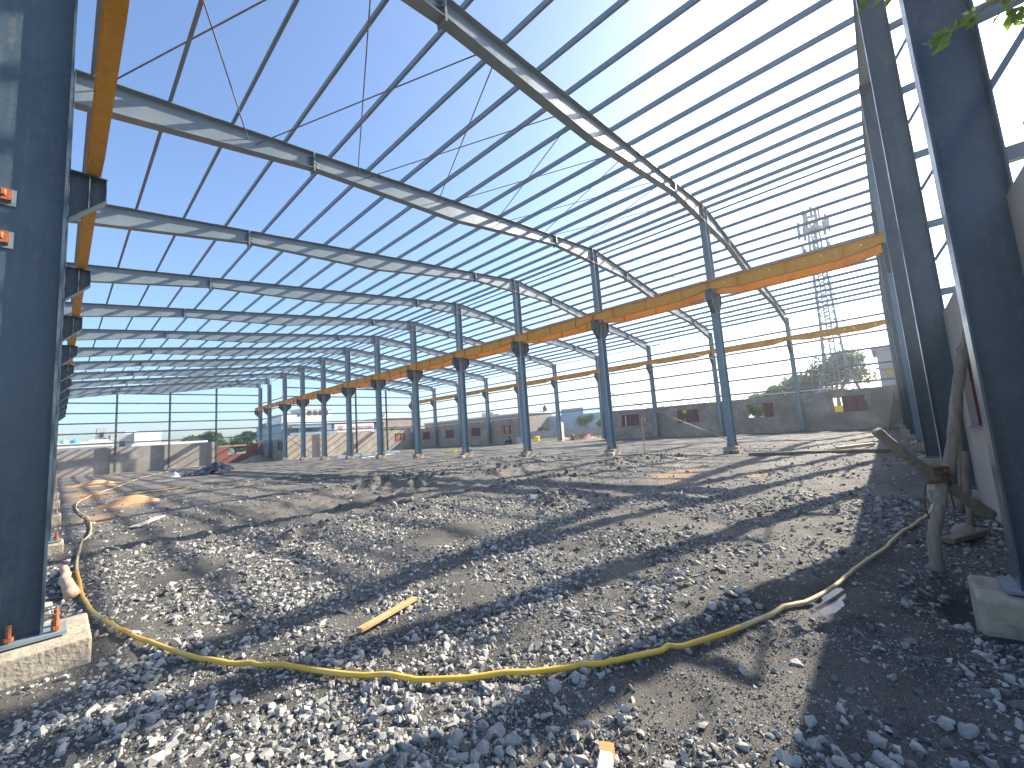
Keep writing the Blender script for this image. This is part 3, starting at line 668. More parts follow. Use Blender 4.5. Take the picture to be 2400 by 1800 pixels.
rod('long lower brace rod falling left from the nearest middle column', 'middle row brace rods', (20.08, y1, 3.45), (20.08, y2, .6), .018)
rod('upper brace rod between the first two middle columns, rising to the right', 'middle row brace rods', (20.05, y2, 4.1), (20.05, y1, 6.5), .013)
rod('upper brace rod between the first two middle columns, falling to the right', 'middle row brace rods', (20.08, y2, 6.7), (20.08, y1, 4.1), .013)
rod('brace rod above the crane beam between the first two middle columns, rising', 'middle row brace rods', (20.25, y2, 7.8), (20.25, y1, 10.6), .012)
rod('brace rod above the crane beam between the first two middle columns, falling', 'middle row brace rods', (20.22, y2, 10.6), (20.22, y1, 7.8), .012)
for w_, x_, a_, b_ in (('right wall', 40.45, YN(8), YN(9)), ('right wall near', 40.45, YN(1), YN(2)), ('return wall', 20.4, YN(10), YN(11))):
    for z0_, z1_, nm in ((3.2, 6.6, 'lower'), (6.8, 9.0, 'upper')):
        rod('%s brace rod of the %s bay, rising away' % (nm, w_), 'wall brace rods', (x_, a_, z0_), (x_, b_, z1_)); rod('%s brace rod of the %s bay, falling away' % (nm, w_), 'wall brace rods', (x_ + .03, a_, z1_), (x_ + .03, b_, z0_))
for z0_, z1_, nm in ((.6, 3.9, 'lowest'), (4.0, 6.9, 'middle'), (7.0, 9.9, 'upper')):
    rod('%s gable brace rod rising right in the far right gable' % nm, 'gable brace rods', (20.6, 59.42, z0_), (25.2, 59.42, z1_)); rod('%s gable brace rod falling right in the far right gable' % nm, 'gable brace rods', (20.6, 59.46, z1_), (25.2, 59.46, z0_))

# ------------------------------------------------------------------ walls
def wall_mesh(us, zs, holes, th, m, along, seed=0, wob=.03, topfun=None):
    """solid wall in the plane along 'x' or 'y'; holes are (u0,u1,z0,z1)"""
    us = sorted(set(us)); zs = sorted(set(zs))
    solid = lambda i, j: 0 <= i < len(us) - 1 and 0 <= j < len(zs) - 1 and not any(h[0] - 1e-6 <= us[i] and us[i + 1] <= h[1] + 1e-6 and h[2] - 1e-6 <= zs[j] and zs[j + 1] <= h[3] + 1e-6 for h in holes)
    mb = MB(); idx = {}
    r = random.Random(seed); tops = {u: r.uniform(-wob, wob) for u in us}
    def V(i, j, s):
        k = (i, j, s)
        if k not in idx:
            z = zs[j] + (tops[us[i]] if j == len(zs) - 1 else 0); u = us[i]; t = th if s else 0
            idx[k] = len(mb.v); mb.v.append((u, t, z) if along == 'x' else (t, u, z))
        return idx[k]
    for i in range(len(us) - 1):
        for j in range(len(zs) - 1):
            if not solid(i, j): continue
            mb.f.append((V(i, j, 0), V(i + 1, j, 0), V(i + 1, j + 1, 0), V(i, j + 1, 0))); mb.f.append((V(i, j, 1), V(i, j + 1, 1), V(i + 1, j + 1, 1), V(i + 1, j, 1)))
            if not solid(i - 1, j): mb.f.append((V(i, j, 0), V(i, j + 1, 0), V(i, j + 1, 1), V(i, j, 1)))
            if not solid(i + 1, j): mb.f.append((V(i + 1, j, 0), V(i + 1, j, 1), V(i + 1, j + 1, 1), V(i + 1, j + 1, 0)))
            if not solid(i, j - 1): mb.f.append((V(i, j, 0), V(i, j, 1), V(i + 1, j, 1), V(i + 1, j, 0)))
            if not solid(i, j + 1): mb.f.append((V(i, j + 1, 0), V(i + 1, j + 1, 0), V(i + 1, j + 1, 1), V(i, j + 1, 1)))
    me = mb.mesh('wall', m); bm = bmesh.new(); bm.from_mesh(me); bmesh.ops.recalc_face_normals(bm, faces=bm.faces); bm.to_mesh(me); bm.free(); return me
def rng(a, b, st): return list(np.arange(a, b, st)) + [b]
def shutter(par, along, u0, u1, z0, z1, off, m=MAROON, ang=0.0):
    mb = MB(); k = max(2, int((u1 - u0) / .085))
    pts = [(i * (u1 - u0) / k, .012 * (1 if (i % 4) in (1, 2) else -1)) for i in range(k + 1)]
    vs = []; fs = []
    for u, d in pts: vs += [(u, d, 0), (u, d, z1 - z0)] if along == 'x' else [(d, u, 0), (d, u, z1 - z0)]
    nn = len(vs)
    for u, d in pts: vs += [(u, d + .006, 0), (u, d + .006, z1 - z0)] if along == 'x' else [(d + .006, u, 0), (d + .006, u, z1 - z0)]
    for i in range(k): fs += [(2 * i, 2 * i + 2, 2 * i + 3, 2 * i + 1), (nn + 2 * i, nn + 2 * i + 1, nn + 2 * i + 3, nn + 2 * i + 2), (2 * i + 1, 2 * i + 3, nn + 2 * i + 3, nn + 2 * i + 1), (2 * i, nn + 2 * i, nn + 2 * i + 2, 2 * i + 2)]
    fs += [(0, 1, nn + 1, nn), (2 * k, nn + 2 * k, nn + 2 * k + 1, 2 * k + 1)]
    mb.add(vs, fs); return ob('shutter', mb.mesh('shutter', m), par, (u0, off, z0) if along == 'x' else (off, u0, z0), (0, 0, ang))
def window(par, along, u0, u1, z0, z1, panels, off=.09):
    mb = MB(); w = .035
    for a, b, c, d in ((u0, u1, z0, z0 + w), (u0, u1, z1 - w, z1), (u0, u0 + w, z0 + w, z1 - w), (u1 - w, u1, z0 + w, z1 - w)):
        mb.box(a, b, off - .04, off + .04, c, d) if along == 'x' else mb.box(off - .04, off + .04, a, b, c, d)
    fr = ob('window_frame', mb.mesh('window_frame', MAROON), par)
    mb = MB(); sg = -1 if off > 0 else 1
    (mb.box(u0 - .06, u1 + .06, min(sg * .035, -sg * .1), max(sg * .035, -sg * .1), z0 - .05, z0 - .003) if along == 'x' else mb.box(-.035, .1, u0 - .06, u1 + .06, z0 - .05, z0 - .003)); ob('sill', mb.mesh('sill', PLAST), par)
    for a, b, m, ang in panels: shutter(fr, along, a, b, z0 + w, z1 - w, off, m, ang)

WZ0, WZ1 = 1.26, 2.46
def long_wall(label, x, y0, y1, top, wins, m):
    t = thing('plastered_wall', label, 'wall', (x, 0, 0), 'plastered walls of the shed')
    us = rng(y0, y1, .75); 
    for w in wins: us += [w[0], w[1]]
    us = [u for u in us if not any(w[0] < u < w[1] for w in wins)]
    ob('wall', wall_mesh(us, [-.5, WZ0, WZ1, top], [(w[0], w[1], WZ0, WZ1) for w in wins], .23, m, 'y', 3), t)
    for w in wins: window(t, 'y', w[0], w[1], WZ0, WZ1, w[2])
    mb = MB()
    return t
M_, ML = MAROON, MAROON_L
long_wall('grey plastered right wall, near stretch with four maroon window openings', 40.74, -1.0, 23.6, 2.96,
          [(1.2, 3.22, [(1.24, 2.66, M_, 0)]), (7.25, 9.25, [(7.29, 8.02, M_, 0)]), (13.35, 15.36, [(13.39, 14.5, M_, 0), (14.86, 15.32, M_, 0)]), (19.36, 21.36, [(19.4, 20.86, M_, 0), (20.94, 21.32, M_, 0)])], PLAST_D)
long_wall('grey plastered right wall, far stretch with four maroon shuttered windows', 40.74, 35.2, 59.9, 3.04,
          [(37.55, 39.57, [(37.6, 37.95, M_, 0), (38.0, 38.45, ML, 0), (38.62, 38.95, M_, 0), (39.0, 39.5, ML, 0)]), (43.5, 45.55, [(43.54, 44.5, M_, 0), (44.5, 45.5, M_, 0)]), (49.45, 51.5, [(49.5, 50.5, M_, 0), (50.52, 51.45, M_, 0)]), (55.5, 57.5, [(55.54, 56.5, M_, 0), (56.5, 57.45, M_, 0)])], PLAST)
# far right gable wall
t = thing('plastered_wall', 'tan plastered far right gable wall with one shuttered window', 'wall', (0, 59.68, 0), 'plastered walls of the shed')
us = rng(20.62, 36.85, .8) + rng(38.75, 40.72, .6)
ob('wall', wall_mesh(us, [-.5, 1.37, 2.55, 3.09], [(36.85, 38.75, 1.37, 2.55)], .23, PLAST_T, 'x', 5), t)
window(t, 'x', 36.85, 38.75, 1.37, 2.55, [(36.9, 37.25, M_, 0), (37.25, 37.75, ML, 0), (37.78, 38.2, M_, 0), (38.25, 38.7, ML, 0)])
# far left gable wall
t = thing('plastered_wall', 'tan plastered far left gable wall below the open girts', 'wall', (0, 69.66, 0), 'plastered walls of the shed')
ob('wall', wall_mesh(rng(-1.0, 14.75, .8), [-.5, 3.06], [], .23, PLAST, 'x', 8), t)
for i, (a, b) in enumerate(((4.75, .9), (9.8, 1.0), (14.2, .5))):
    mb = MB(); mb.box(a - b / 2, a + b / 2, -.06, -.003, -.4, 3.0); ob('pilaster', mb.mesh('pilaster', PLAST), t)
t = thing('brick_wall', 'unplastered red brick wall with a window hole in the far left gable', 'wall', (0, 69.66, 0))
ob('wall', wall_mesh(rng(14.8, 16.3, .5) + rng(18.6, 20.5, .6), [-.5, 1.15, 2.2, 2.50], [(16.3, 18.6, 1.15, 2.2)], .23, BRICK, 'x', 9, .06), t)
mb = MB(); mb.box(14.78, 19.0, -.02, .25, 2.24, 2.42); ob('lintel', mb.mesh('lintel', CONC), t)
# return wall
t = thing('plastered_wall', 'short damp return wall behind the last middle columns with a maroon window', 'wall', (20.62, 0, 0), 'plastered walls of the shed')
ob('wall', wall_mesh(rng(59.95, 61.2, .6) + rng(63.3, 69.6, .8), [-.5, 1.26, 2.4, 2.8], [(61.2, 63.3, 1.26, 2.4)], .2, PLAST_D, 'y', 12), t)
window(t, 'y', 61.2, 63.3, 1.26, 2.4, [(61.24, 62.2, M_, 0), (62.3, 63.26, M_, 0)])
# near gable wall
t = thing('plastered_wall', 'shaded plastered near gable wall running along the right edge', 'wall', (0, -.84, 0), 'plastered walls of the shed')
us = rng(3.2, 7.0, .6) + rng(9.0, 40.7, 1.2)
ob('wall', wall_mesh([-u for u in us], [-.6, 1.2, 2.35, 3.06], [(-9.0, -7.0, 1.2, 2.35)], .23, PLAST_N, 'x', 14), t).rotation_euler = (0, 0, math.pi)
window(t, 'x', 7.0, 9.0, 1.2, 2.35, [(7.04, 8.96, M_, 0)], -.12)
for i, (x, h) in enumerate(((4.42, .30), (4.55, .46), (4.70, .20))):
    mb = MB(); mb.tube([(x, -.12, 3.0), (x - .02, -.12, 3.06 + h)], .009, 6); ob('reinforcing_bar', mb.mesh('reinforcing_bar', RUST), t)

# ------------------------------------------------------------------ things on the floor
def spline(pts, k=6):
    P = [Vector(p) for p in pts]; out = []
    for i in range(len(P) - 1):
        a = P[max(i - 1, 0)]; b = P[i]; c = P[i + 1]; d = P[min(i + 2, len(P) - 1)]
        for j in range(k):
            s = j / k; out.append(.5 * ((2 * b) + (c - a) * s + (2 * a - 5 * b + 4 * c - d) * s * s + (3 * b - a - 3 * c + d) * s ** 3))
    return out + [P[-1]]
HP = [(12.5, 67.5), (9.5, 60), (6.6, 52.5), (4.4, 44.0), (2.1, 32.58), (1.08, 27.81), (0.71, 25.47), (0.54, 22.67), (0.55, 19.89), (0.66, 17.6), (0.64, 15.32), (0.56, 13.49), (0.43, 12.4), (0.34, 11.11), (0.26, 9.36), (0.26, 8.17), (0.26, 7.23), (0.3, 6.53), (0.36, 6.03), (0.47, 5.39), (0.61, 4.82), (0.75, 4.29), (0.89, 3.92), (1.04, 3.64), (1.15, 3.48), (1.27, 3.18), (1.45, 2.8), (1.6, 2.53), (1.73, 2.34), (1.86, 2.19), (2.03, 2.01), (2.19, 1.82), (2.41, 1.61), (2.64, 1.42), (2.96, 1.26), (3.33, 1.09), (3.83, 0.91), (4.34, 0.7), (4.82, 0.56), (5.53, 0.41), (6.22, 0.22), (7.02, 0.06), (7.72, -0.1), (8.46, -0.24), (9.07, -0.3)]
hp = spline([(a, b, 0) for a, b in HP], 6)
hz = [g1(p.x, p.y) for p in hp]
hz = np.convolve(np.pad(np.array(hz), 12, 'edge'), np.ones(25) / 25, 'valid')
hp = [Vector((p.x, p.y, max(z, g1(p.x, p.y)) + .036)) for p, z in zip(hp, hz)]
t = thing('water_hose', 'yellow rubber hose curving across the whole floor in front', 'hose', hp[150])
ki = max(i for i, p in enumerate(hp) if p.x < 3.5)
o0 = hp[150]
ka = next(i for i, p in enumerate(hp) if p.y < 9)
for seg, m in ((hp[:ka + 1], HOSE_P), (hp[ka:ki + 1], HOSE), (hp[ki:], HOSE_P)):
    mb = MB(); mb.tube([p - o0 for p in seg], .0180, 10); ob('hose_length', mb.mesh('hose_length', m, True), t)
j = min(range(len(hp)), key=lambda i: (hp[i] - Vector((.36, 6.03, hp[i].z))).length)
d = (hp[j + 1] - hp[j - 1]).normalized(); mb = MB()
a_ = d.cross(Vector((0, 0, 1))).normalized(); b_ = d.cross(a_)
for q_ in (0, .03):
    mb.tube([hp[j] - o0 + d * q_ + (a_ * math.cos(s) + b_ * math.sin(s)) * .030 for s in np.linspace(0, 2 * math.pi, 14)], .006, 6)
ob('clamp', mb.mesh('clamp', GALV), t)

def board(name, label, p, q, w, h, m, lift=.03, cat='plank', zp_=0, zq=0):
    p = Vector((p[0], p[1], g1(*p) + lift + zp_)); q = Vector((q[0], q[1], g1(*q) + lift + zq))
    mb = MB(); L = (q - p).length; mb.box(-w / 2, w / 2, 0, L, -h / 2, h / 2)
    o = ob(name, mb.mesh(name, m), None, p); o.rotation_mode = 'QUATERNION'; d = (q - p).normalized()
    o.rotation_quaternion = d.to_track_quat('Y', 'Z'); bevel(o, min(w, h) * .12, 1)
    return tag(o, label, cat)
board('wooden_batten', 'short light wooden batten lying on the gravel in the foreground', (1.735, 3.46), (2.43, 3.68), .062, .035, WOOD, .055)
board('wooden_board', 'pale short board lying on the ash at left', (1.22, 12.9), (1.95, 14.7), .17, .03, WOODP, .05)
board('timber_plank', 'long dark plank on the ash behind the orange sand at left', (2.2, 26.5), (5.2, 27.5), .2, .06, BARK, .05)
board('timber_plank', 'long low dark plank across the floor at right', (18.7, 4.4), (19.9, .1), .2, .12, BARK, .06)
board('timber_log', 'pale log lying behind the long plank at right', (20.4, 1.7), (23.0, .7), .14, .12, WOODP, .08)
board('timber_plank', 'pale plank in front of the steel pile by the middle columns', (20.7, 40.0), (26, 42.5), .2, .08, WOODP, .06)
for i in range(4):
    board('steel_section', 'blue-grey steel section in the pile between the middle columns, %s one' % ['front', 'second', 'third', 'rear'][i], (20.4 + i * .15, 44.6 + i * .22), (27.6 + i * .2, 43.9 + i * .22), .16, .16, [BLUEW, STEEL_EDGE][i % 2], .12 + .05 * i, 'steel section')
tb = board('square_tube', 'white square steel tube with an orange end pointing in from the bottom edge', (1.45, 1.03), (1.81, 1.19), .062, .05, GALV_L, .06, 'tube', .02, .02)
mb = MB(); L = (Vector((1.81, 1.19)) - Vector((1.45, 1.03))).length
mb.box(-.0315, .0315, L - .055, L + .002, -.026, .026); ob('painted_end', mb.mesh('painted_end', mat('orange_end', (0.55, 0.22, 0.07), (0.62, 0.27, 0.10), 20, .7)), tb)
# dusty curved log by the left column
pts = spline([(.125, 9.2, .06), (.145, 8.75, .065), (.125, 8.25, .07), (.165, 7.75, .07), (.175, 7.3, .07)], 6)
mb = MB(); mb.tube([p + Vector((0, 0, g1(p.x, p.y) - .01)) - pts[0] for p in pts], [.046 + .0011 * i + .003 * math.sin(i * 1.1) for i in range(len(pts))], 14)
tag(ob('wooden_log', mb.mesh('wooden_log', CLAY, True), None, pts[0]), 'short pinkish knobbly log beside the hose at left', 'log')

# lashed wooden props at right
HV = Vector((math.sin(.8364), math.cos(.8364), 0))
PA = [(5.80, -.13, g1(5.8, -.13) - .05), (5.86, -.19, .42), (5.93, -.30, .80)]
def props():
    t = thing('timber_prop', 'crooked lashed timber prop standing before the near gable wall', 'prop', PA[0])
    o = Vector(PA[0])
    def seg(name, pts, r, m=PROP):
        P = spline(pts, 6); mb = MB(); k = len(P)
        mb.tube([p - o for p in P], [np.interp(i, [0, k - 1], [r[0], r[1]]) * (1 + .06 * math.sin(i * 1.7)) for i in range(k)], 12); return ob(name, mb.mesh(name, m, True), t)
    seg('upright', [(5.80, -.13, -.06), (5.83, -.16, .3), (5.90, -.25, .62), (5.97, -.30, .86)], (.052, .048))
    seg('leaning_log', [(6.00, -.32, .80), (6.10, -.42, 1.16), (6.18, -.50, 1.55), (6.26, -.60, 1.95), (6.34, -.72, 2.35)], (.050, .043))
    seg('cross_log', [(5.55, .13, 1.345), (5.72, -.06, 1.08), (5.92, -.24, .86), (6.12, -.44, .62), (6.28, -.60, .44)], (.046, .054))
    mb = MB()
    for k in range(7):
        c = Vector((5.935, -.27, .80 + .022 * k)); ax = [Vector((.2, .1, 1)), Vector((.5, -.5, .8)), Vector((-.3, .3, 1))][k % 3].normalized()
        a = ax.orthogonal().normalized(); b = ax.cross(a)
        mb.tube([c - o + (a * math.cos(s) + b * math.sin(s)) * (.082 + .012 * math.sin(3 * s + k)) for s in np.linspace(0, 2 * math.pi, 18)], .012, 6)
    mb.tube(spline([Vector((5.86, -.17, .80)) - o, Vector((5.83, -.13, .6)) - o, Vector((5.85, -.15, .42)) - o, Vector((5.84, -.12, .30)) - o], 4), .008, 6)
    mb.tube(spline([Vector((5.99, -.33, .75)) - o, Vector((6.0, -.34, .6)) - o, Vector((6.02, -.34, .52)) - o], 4), .007, 6)
    ob('rope_lashing', mb.mesh('rope_lashing', ROPE, True), t)
props()
def stick(label, p, q, r):
    p = Vector(p); mb = MB(); P = spline([(0, 0, 0), (Vector(q) - p) * .5 + Vector((.02, .01, 0)), Vector(q) - p], 4); mb.tube(P, r, 8); tag(ob('timber_prop', mb.mesh('timber_prop', BARK, True), None, p), label, 'prop', 'timber props')
stick('thin timber prop leaning by the third gable post', (24.0, .3, -.05), (24.9, -.25, 2.2), .05)
stick('thin upright stick behind the lashed prop', (7.6, -.55, 0), (7.62, -.62, .95), .035)
stick('slender pole leaning on the near gable wall', (8.6, -.55, 0), (8.45, -.78, 1.9), .028)
# stones and sack behind the prop
mb = MB(); mb.lathe([(.02, 0), (.2, .02), (.23, .12), (.15, .24), (.02, .27)], 14)
o = tag(ob('cement_sack', mb.mesh('cement_sack', BROWNW, True), None, (7.1, -.45, g1(7.1, -.45))), 'grey rounded cement lump behind the lashed prop', 'lump'); o.scale = (.42, .5, .6)
board('timber_plank', 'short pale board below the grey lump by the gable wall', (6.7, -.28), (7.3, -.62), .12, .06, BARK, .05)
# hose standpipe at the middle row
mb = MB(); mb.tube(spline([(0, 0, 0), (-.02, 0, .05), (-.02, .01, .9), (-.03, .02, 1.75), (0, .0, 1.82), (.05, -.12, 1.78), (.05, -.14, 1.6)], 4), .03, 8)
tag(ob('standpipe', mb.mesh('standpipe', HOSE_P, True), None, (19.9, 9.3, g1(19.9, 9.3))), 'pale upright pipe with a bent top between the first two middle columns', 'pipe')
pp = spline([(19.6, 14.5, 0), (19.8, 12, 0), (19.9, 9.3, 0), (19.2, 7.3, 0), (18.9, 6.0, 0)], 6)
mb = MB(); mb.tube([(p.x - 19.6, p.y - 14.5, g1(p.x, p.y) + .035) for p in pp], .03, 8)
tag(ob('water_hose', mb.mesh('water_hose', HOSE_P, True), None, (19.6, 14.5, 0)), 'pale pipe lying along the feet of the first two middle columns', 'pipe')
# sand heaps
def heap(name, label, x, y, sx, sy, h, m, seed, cat):
    n_ = 26; xs_ = np.linspace(-1.25, 1.25, n_); Xh, Yh = np.meshgrid(xs_, xs_); rr = np.hypot(Xh, Yh)
    Zh = h * np.clip(np.exp(-(rr * 1.5) ** 2) - .03, -.15, 1) * (.75 + .6 * fbm(Xh * 2.2 + seed, Yh * 2.2, seed, 3)) + .03 * (fbm(Xh * 7, Yh * 7, seed + 4, 2) - .4)
    Zh = np.where(rr > 1.15, -.12, Zh)
    c_ = np.stack([Xh * sx, Yh * sy, Zh], -1).reshape(-1, 3); i_ = np.arange(n_ * n_).reshape(n_, n_)
    me = np_mesh(name, c_, np.stack([i_[:-1, :-1], i_[:-1, 1:], i_[1:, 1:], i_[1:, :-1]], -1).reshape(-1, 4), 4, m, True)
    return tag(ob(name, me, None, (x, y, g1(x, y) - .02)), label, cat)
heap('sand_heap', 'low orange sand heap beside the hose at left', 1.95, 21.4, .95, 1.5, .34, SAND, 3, 'sand heap')
heap('sand_heap', 'flat orange sand spread in front of the far left gable', 1.9, 42.5, 1.4, 3.0, .35, SAND, 5, 'sand heap')
heap('rubble_heap', 'grey rubble heap at the foot of the red brick wall', 19.0, 66.5, 2.2, 1.6, .9, BROWNW, 8, 'rubble heap')
rh = heap('rubble_heap', 'brown broken-brick heap beyond the gap in the right wall', 44.3, 28.6, 1.8, 2.0, .8, RUBBLE, 9, 'rubble heap')
mb = MB(); r_ = random.Random(4)
for i in range(160):
    a = r_.uniform(0, 6.28); q_ = abs(r_.gauss(0, .5)); s_ = r_.uniform(.05, .12); c_ = Vector((math.cos(a) * q_ * 2.0, math.sin(a) * q_ * 2.0, 1.15 * math.exp(-(q_ * 1.5) ** 2) * .72))
    d_ = Vector((r_.gauss(0, 1), r_.gauss(0, 1), r_.gauss(0, 1))).normalized() * s_; mb.bar(c_ - d_, c_ + d_, s_, s_ * .7)
tag(ob('broken_brick', mb.mesh('broken_brick', RUBBLE), rh), None, None, None, 'stuff')
heap('rubble_heap', 'small orange rubble heap left of the larger brown one', 46.3, 33.0, .9, .9, .45, SAND, 10, 'rubble heap')
# black tarp
n_ = 40; xs_ = np.linspace(-1, 1, n_); Xh, Yh = np.meshgrid(xs_, xs_)
Zh = .9 * np.exp(-((Xh - .35) / .42) ** 2 - ((Yh) / .6) ** 2) * (.35 + fbm(Xh * 2.5 + 4, Yh * 2.5, 61, 3)) + .30 * np.abs(np.sin(Xh * 9 + 3 * fbm(Xh * 2, Yh * 2, 62, 2) * 3)) * np.exp(-(Xh ** 2 + Yh ** 2) * 1.3) + .12 * fbm(Xh * 6, Yh * 6, 63, 3)
Zh = np.where(np.hypot(Xh * .9, Yh) > .95, .0, Zh)
c_ = np.stack([Xh * 2.0 + .12 * np.sin(Yh * 5), Yh * 1.8 + .15 * np.sin(Xh * 6), Zh], -1).reshape(-1, 3); i_ = np.arange(n_ * n_).reshape(n_, n_)
f_ = np.stack([i_[:-1, :-1], i_[:-1, 1:], i_[1:, 1:], i_[1:, :-1]], -1).reshape(-1, 4)
cx = c_[f_].mean(1); f_ = f_[np.hypot(cx[:, 0] / 1.9 + .06 * np.sin(cx[:, 1] * 5), cx[:, 1] / 1.75) < .92]
tag(ob('plastic_tarp', np_mesh('plastic_tarp', c_, f_, 4, TARP, False), None, (8.0, 40.0, g1(8, 40) + .02), (0, 0, -.7)), 'crumpled black plastic tarp on the floor at left', 'tarp')
heap('cement_bag', 'small white lump beside the black tarp', 6.2, 41.2, .35, .35, .42, WHITE, 12, 'bag')
for i, (x, y, a, m, l) in enumerate(((37.5, 55.2, .3, YEL, 'yellow'), (36.6, 55.6, 1.2, YEL, 'second yellow'), (35.0, 53.5, .6, WOODP, 'pale'))):
    board('timber_offcut', '%s offcut lying beside the fifth middle column' % l, (26.0 + i * 1.0, 33.2 - i * .5), (26.8 + i * .9, 32.4 - i * .2), .3, .15, m, .1)
# trestle at the far corner
t = thing('timber_trestle', 'dark wooden trestle leaning at the last middle columns', 'trestle', (19.5, 66.5, -.05))
for p, q in (((-.9, 0, 0), (.1, .3, 3.0)), ((.5, .2, 0), (.2, .3, 3.1)), ((-.55, .1, 1.25), (.55, .25, 1.3)), ((.4, 1.0, 0), (.15, .35, 3.0))):
    mb = MB(); mb.bar(p, q, .08, .08); ob('leg' if p[2] == 0 else 'cross_bar', mb.mesh('leg', BARK), t)

# ------------------------------------------------------------------ people and small far things
def person():
    # seated on the floor with raised knees, facing away along the wall
    t = thing('person', 'person in dark clothes sitting on the floor with raised knees near the right wall', 'person', (39.6, 36.8, g1(39.6, 36.8)))
    J = {'pel': (0, 0, .12, .13), 'chest': (0, -.06, .46, .135), 'neck': (0, -.02, .62, .05), 'head': (0, .02, .76, .095), 'top': (0, .03, .86, .07),
         'shL': (-.17, -.05, .56, .055), 'elL': (-.22, .16, .38, .042), 'haL': (-.14, .36, .46, .034), 'fL': (-.10, .43, .45, .022), 'shR': (.17, -.05, .56, .055), 'elR': (.22, .16, .38, .042), 'haR': (.14, .36, .46, .034), 'fR': (.10, .43, .45, .022),
         'hipL': (-.10, .04, .12, .095), 'knL': (-.13, .40, .46, .068), 'anL': (-.13, .62, .08, .045), 'toL': (-.13, .80, .05, .035), 'hipR': (.10, .04, .12, .095), 'knR': (.13, .40, .46, .068), 'anR': (.13, .58, .08, .045), 'toR': (.13, .76, .05, .035)}
    E_ = ['pel-chest', 'chest-neck', 'neck-head', 'head-top', 'chest-shL', 'shL-elL', 'elL-haL', 'haL-fL', 'chest-shR', 'shR-elR', 'elR-haR', 'haR-fR', 'pel-hipL', 'hipL-knL', 'knL-anL', 'anL-toL', 'pel-hipR', 'hipR-knR', 'knR-anR', 'anR-toR']
    ks = list(J); me = bpy.data.meshes.new('body'); me.from_pydata([J[k][:3] for k in ks], [(ks.index(a), ks.index(b)) for a, b in (e.split('-') for e in E_)], [])
    me.materials.append(SKIN); o = ob('body', me, t)
    m = o.modifiers.new('skin', 'SKIN'); s = o.modifiers.new('sub', 'SUBSURF'); s.levels = 1; s.render_levels = 2
    for i, k in enumerate(ks): me.skin_vertices[0].data[i].radius = (J[k][3], J[k][3])
    me.skin_vertices[0].data[0].use_root = True
    mb = MB(); mb.lathe([(.02, .125), (.09, .10), (.112, .03), (.10, -.04), (.06, -.05)], 14, (0, .005, .79)); ob('hair', mb.mesh('hair', HAIR, True), t)
    mb = MB(); mb.lathe([(.17, .02), (.185, .12), (.165, .3), (.175, .48), (.10, .58)], 14, (0, -.03, 0)); ob('shirt', mb.mesh('shirt', CLOTH, True), t)
    for sx in (-1, 1):
        mb = MB(); mb.tube([(sx * .10, .03, .12), (sx * .13, .40, .47), (sx * .13, .60, .14)], [.115, .085, .065], 10); ob('trousers', mb.mesh('trousers', CLOTH, True), t)
    t.rotation_euler = (0, 0, .25); t.scale = (1.12,) * 3
person()
t = thing('plastic_crate', 'white open crate frame beside the seated person', 'crate', (40.2, 35.7, g1(40, 35.7)))
for a, b, c, d, e, f in ((-.3, .3, -.3, -.26, 0, .8), (-.3, .3, .26, .3, 0, .8), (-.3, .3, -.26, .26, .02, .08), (.26, .3, -.26, .26, .1, .8)):
    mb = MB(); mb.box(a, b, c, d, e, f); ob('panel', mb.mesh('panel', WHITE), t)
mb = MB(); mb.lathe([(.36, 0), (.37, .3), (.33, .34), (.36, .38), (.36, .72), (.30, .80), (.1, .82)], 18)
tag(ob('plastic_drum', mb.mesh('plastic_drum', YEL, True), None, (46.0, 37.5, -.15)), 'yellow plastic drum on the grass beyond the wall gap', 'drum')
mb = MB(); mb.lathe([(.18, 0), (.19, .05), (.19, .62), (.14, .74), (.05, .80), (.06, .92)], 14)
tag(ob('gas_cylinder', mb.mesh('gas_cylinder', MAROON, True), None, (42.9, 29.3, -.1)), 'dark red gas cylinder in front of the brown heap', 'cylinder')
mb = MB(); mb.box(-.25, .25, -.25, .25, 0, 2.6)
tag(ob('gate_pillar', mb.mesh('gate_pillar', CREAM), None, (41.6, 30.0, -.3)), 'pale square pillar beside the right wall gap behind a steel column', 'pillar')

# ------------------------------------------------------------------ land beyond
mb = MB(); mb.box(41.3, 60.5, 22, 58, -.4, -.105); tag(ob('verge', mb.mesh('verge', VERGE)), None, None, None, 'structure')
r_ = np.random.default_rng(5); nb = 9000
bx_ = r_.uniform(43, 60, nb); by_ = r_.uniform(24, 56, nb); hh = r_.uniform(.08, .35, nb); k = fbm(bx_ * .4, by_ * .4, 5, 3) > .42
bx_, by_, hh = bx_[k], by_[k], hh[k]; nb = len(bx_); an = r_.uniform(0, 6.28, nb); w = .02
V_ = np.stack([np.stack([bx_ - np.cos(an) * w, by_ - np.sin(an) * w, np.full(nb, -.11)], -1), np.stack([bx_ + np.cos(an) * w, by_ + np.sin(an) * w, np.full(nb, -.11)], -1), np.stack([bx_ + r_.normal(0, .06, nb), by_ + r_.normal(0, .06, nb), -.11 + hh], -1)], 1).reshape(-1, 3)
tag(ob('grass', np_mesh('grass', V_, np.arange(nb * 3).reshape(-1, 3), 3, GRASS)), 'patchy yellow-green grass beyond the gap in the right wall', 'grass', None, 'stuff')
t = thing('boundary_wall', 'low grey panelled boundary wall beyond the right wall gap', 'wall', (60.5, 0, -.3))
mb = MB(); mb.box(-.05, .05, -1.22, 1.22, 0, 1.5); pm = mb.mesh('panel', GREYW); mb = MB(); mb.box(-.1, .1, -.1, .1, 0, 1.66); qm = mb.mesh('post', CONC)
mb = MB(); mb.box(-.09, .09, -1.14, 1.14, 1.5, 1.58); cm_ = mb.mesh('coping', CONC)
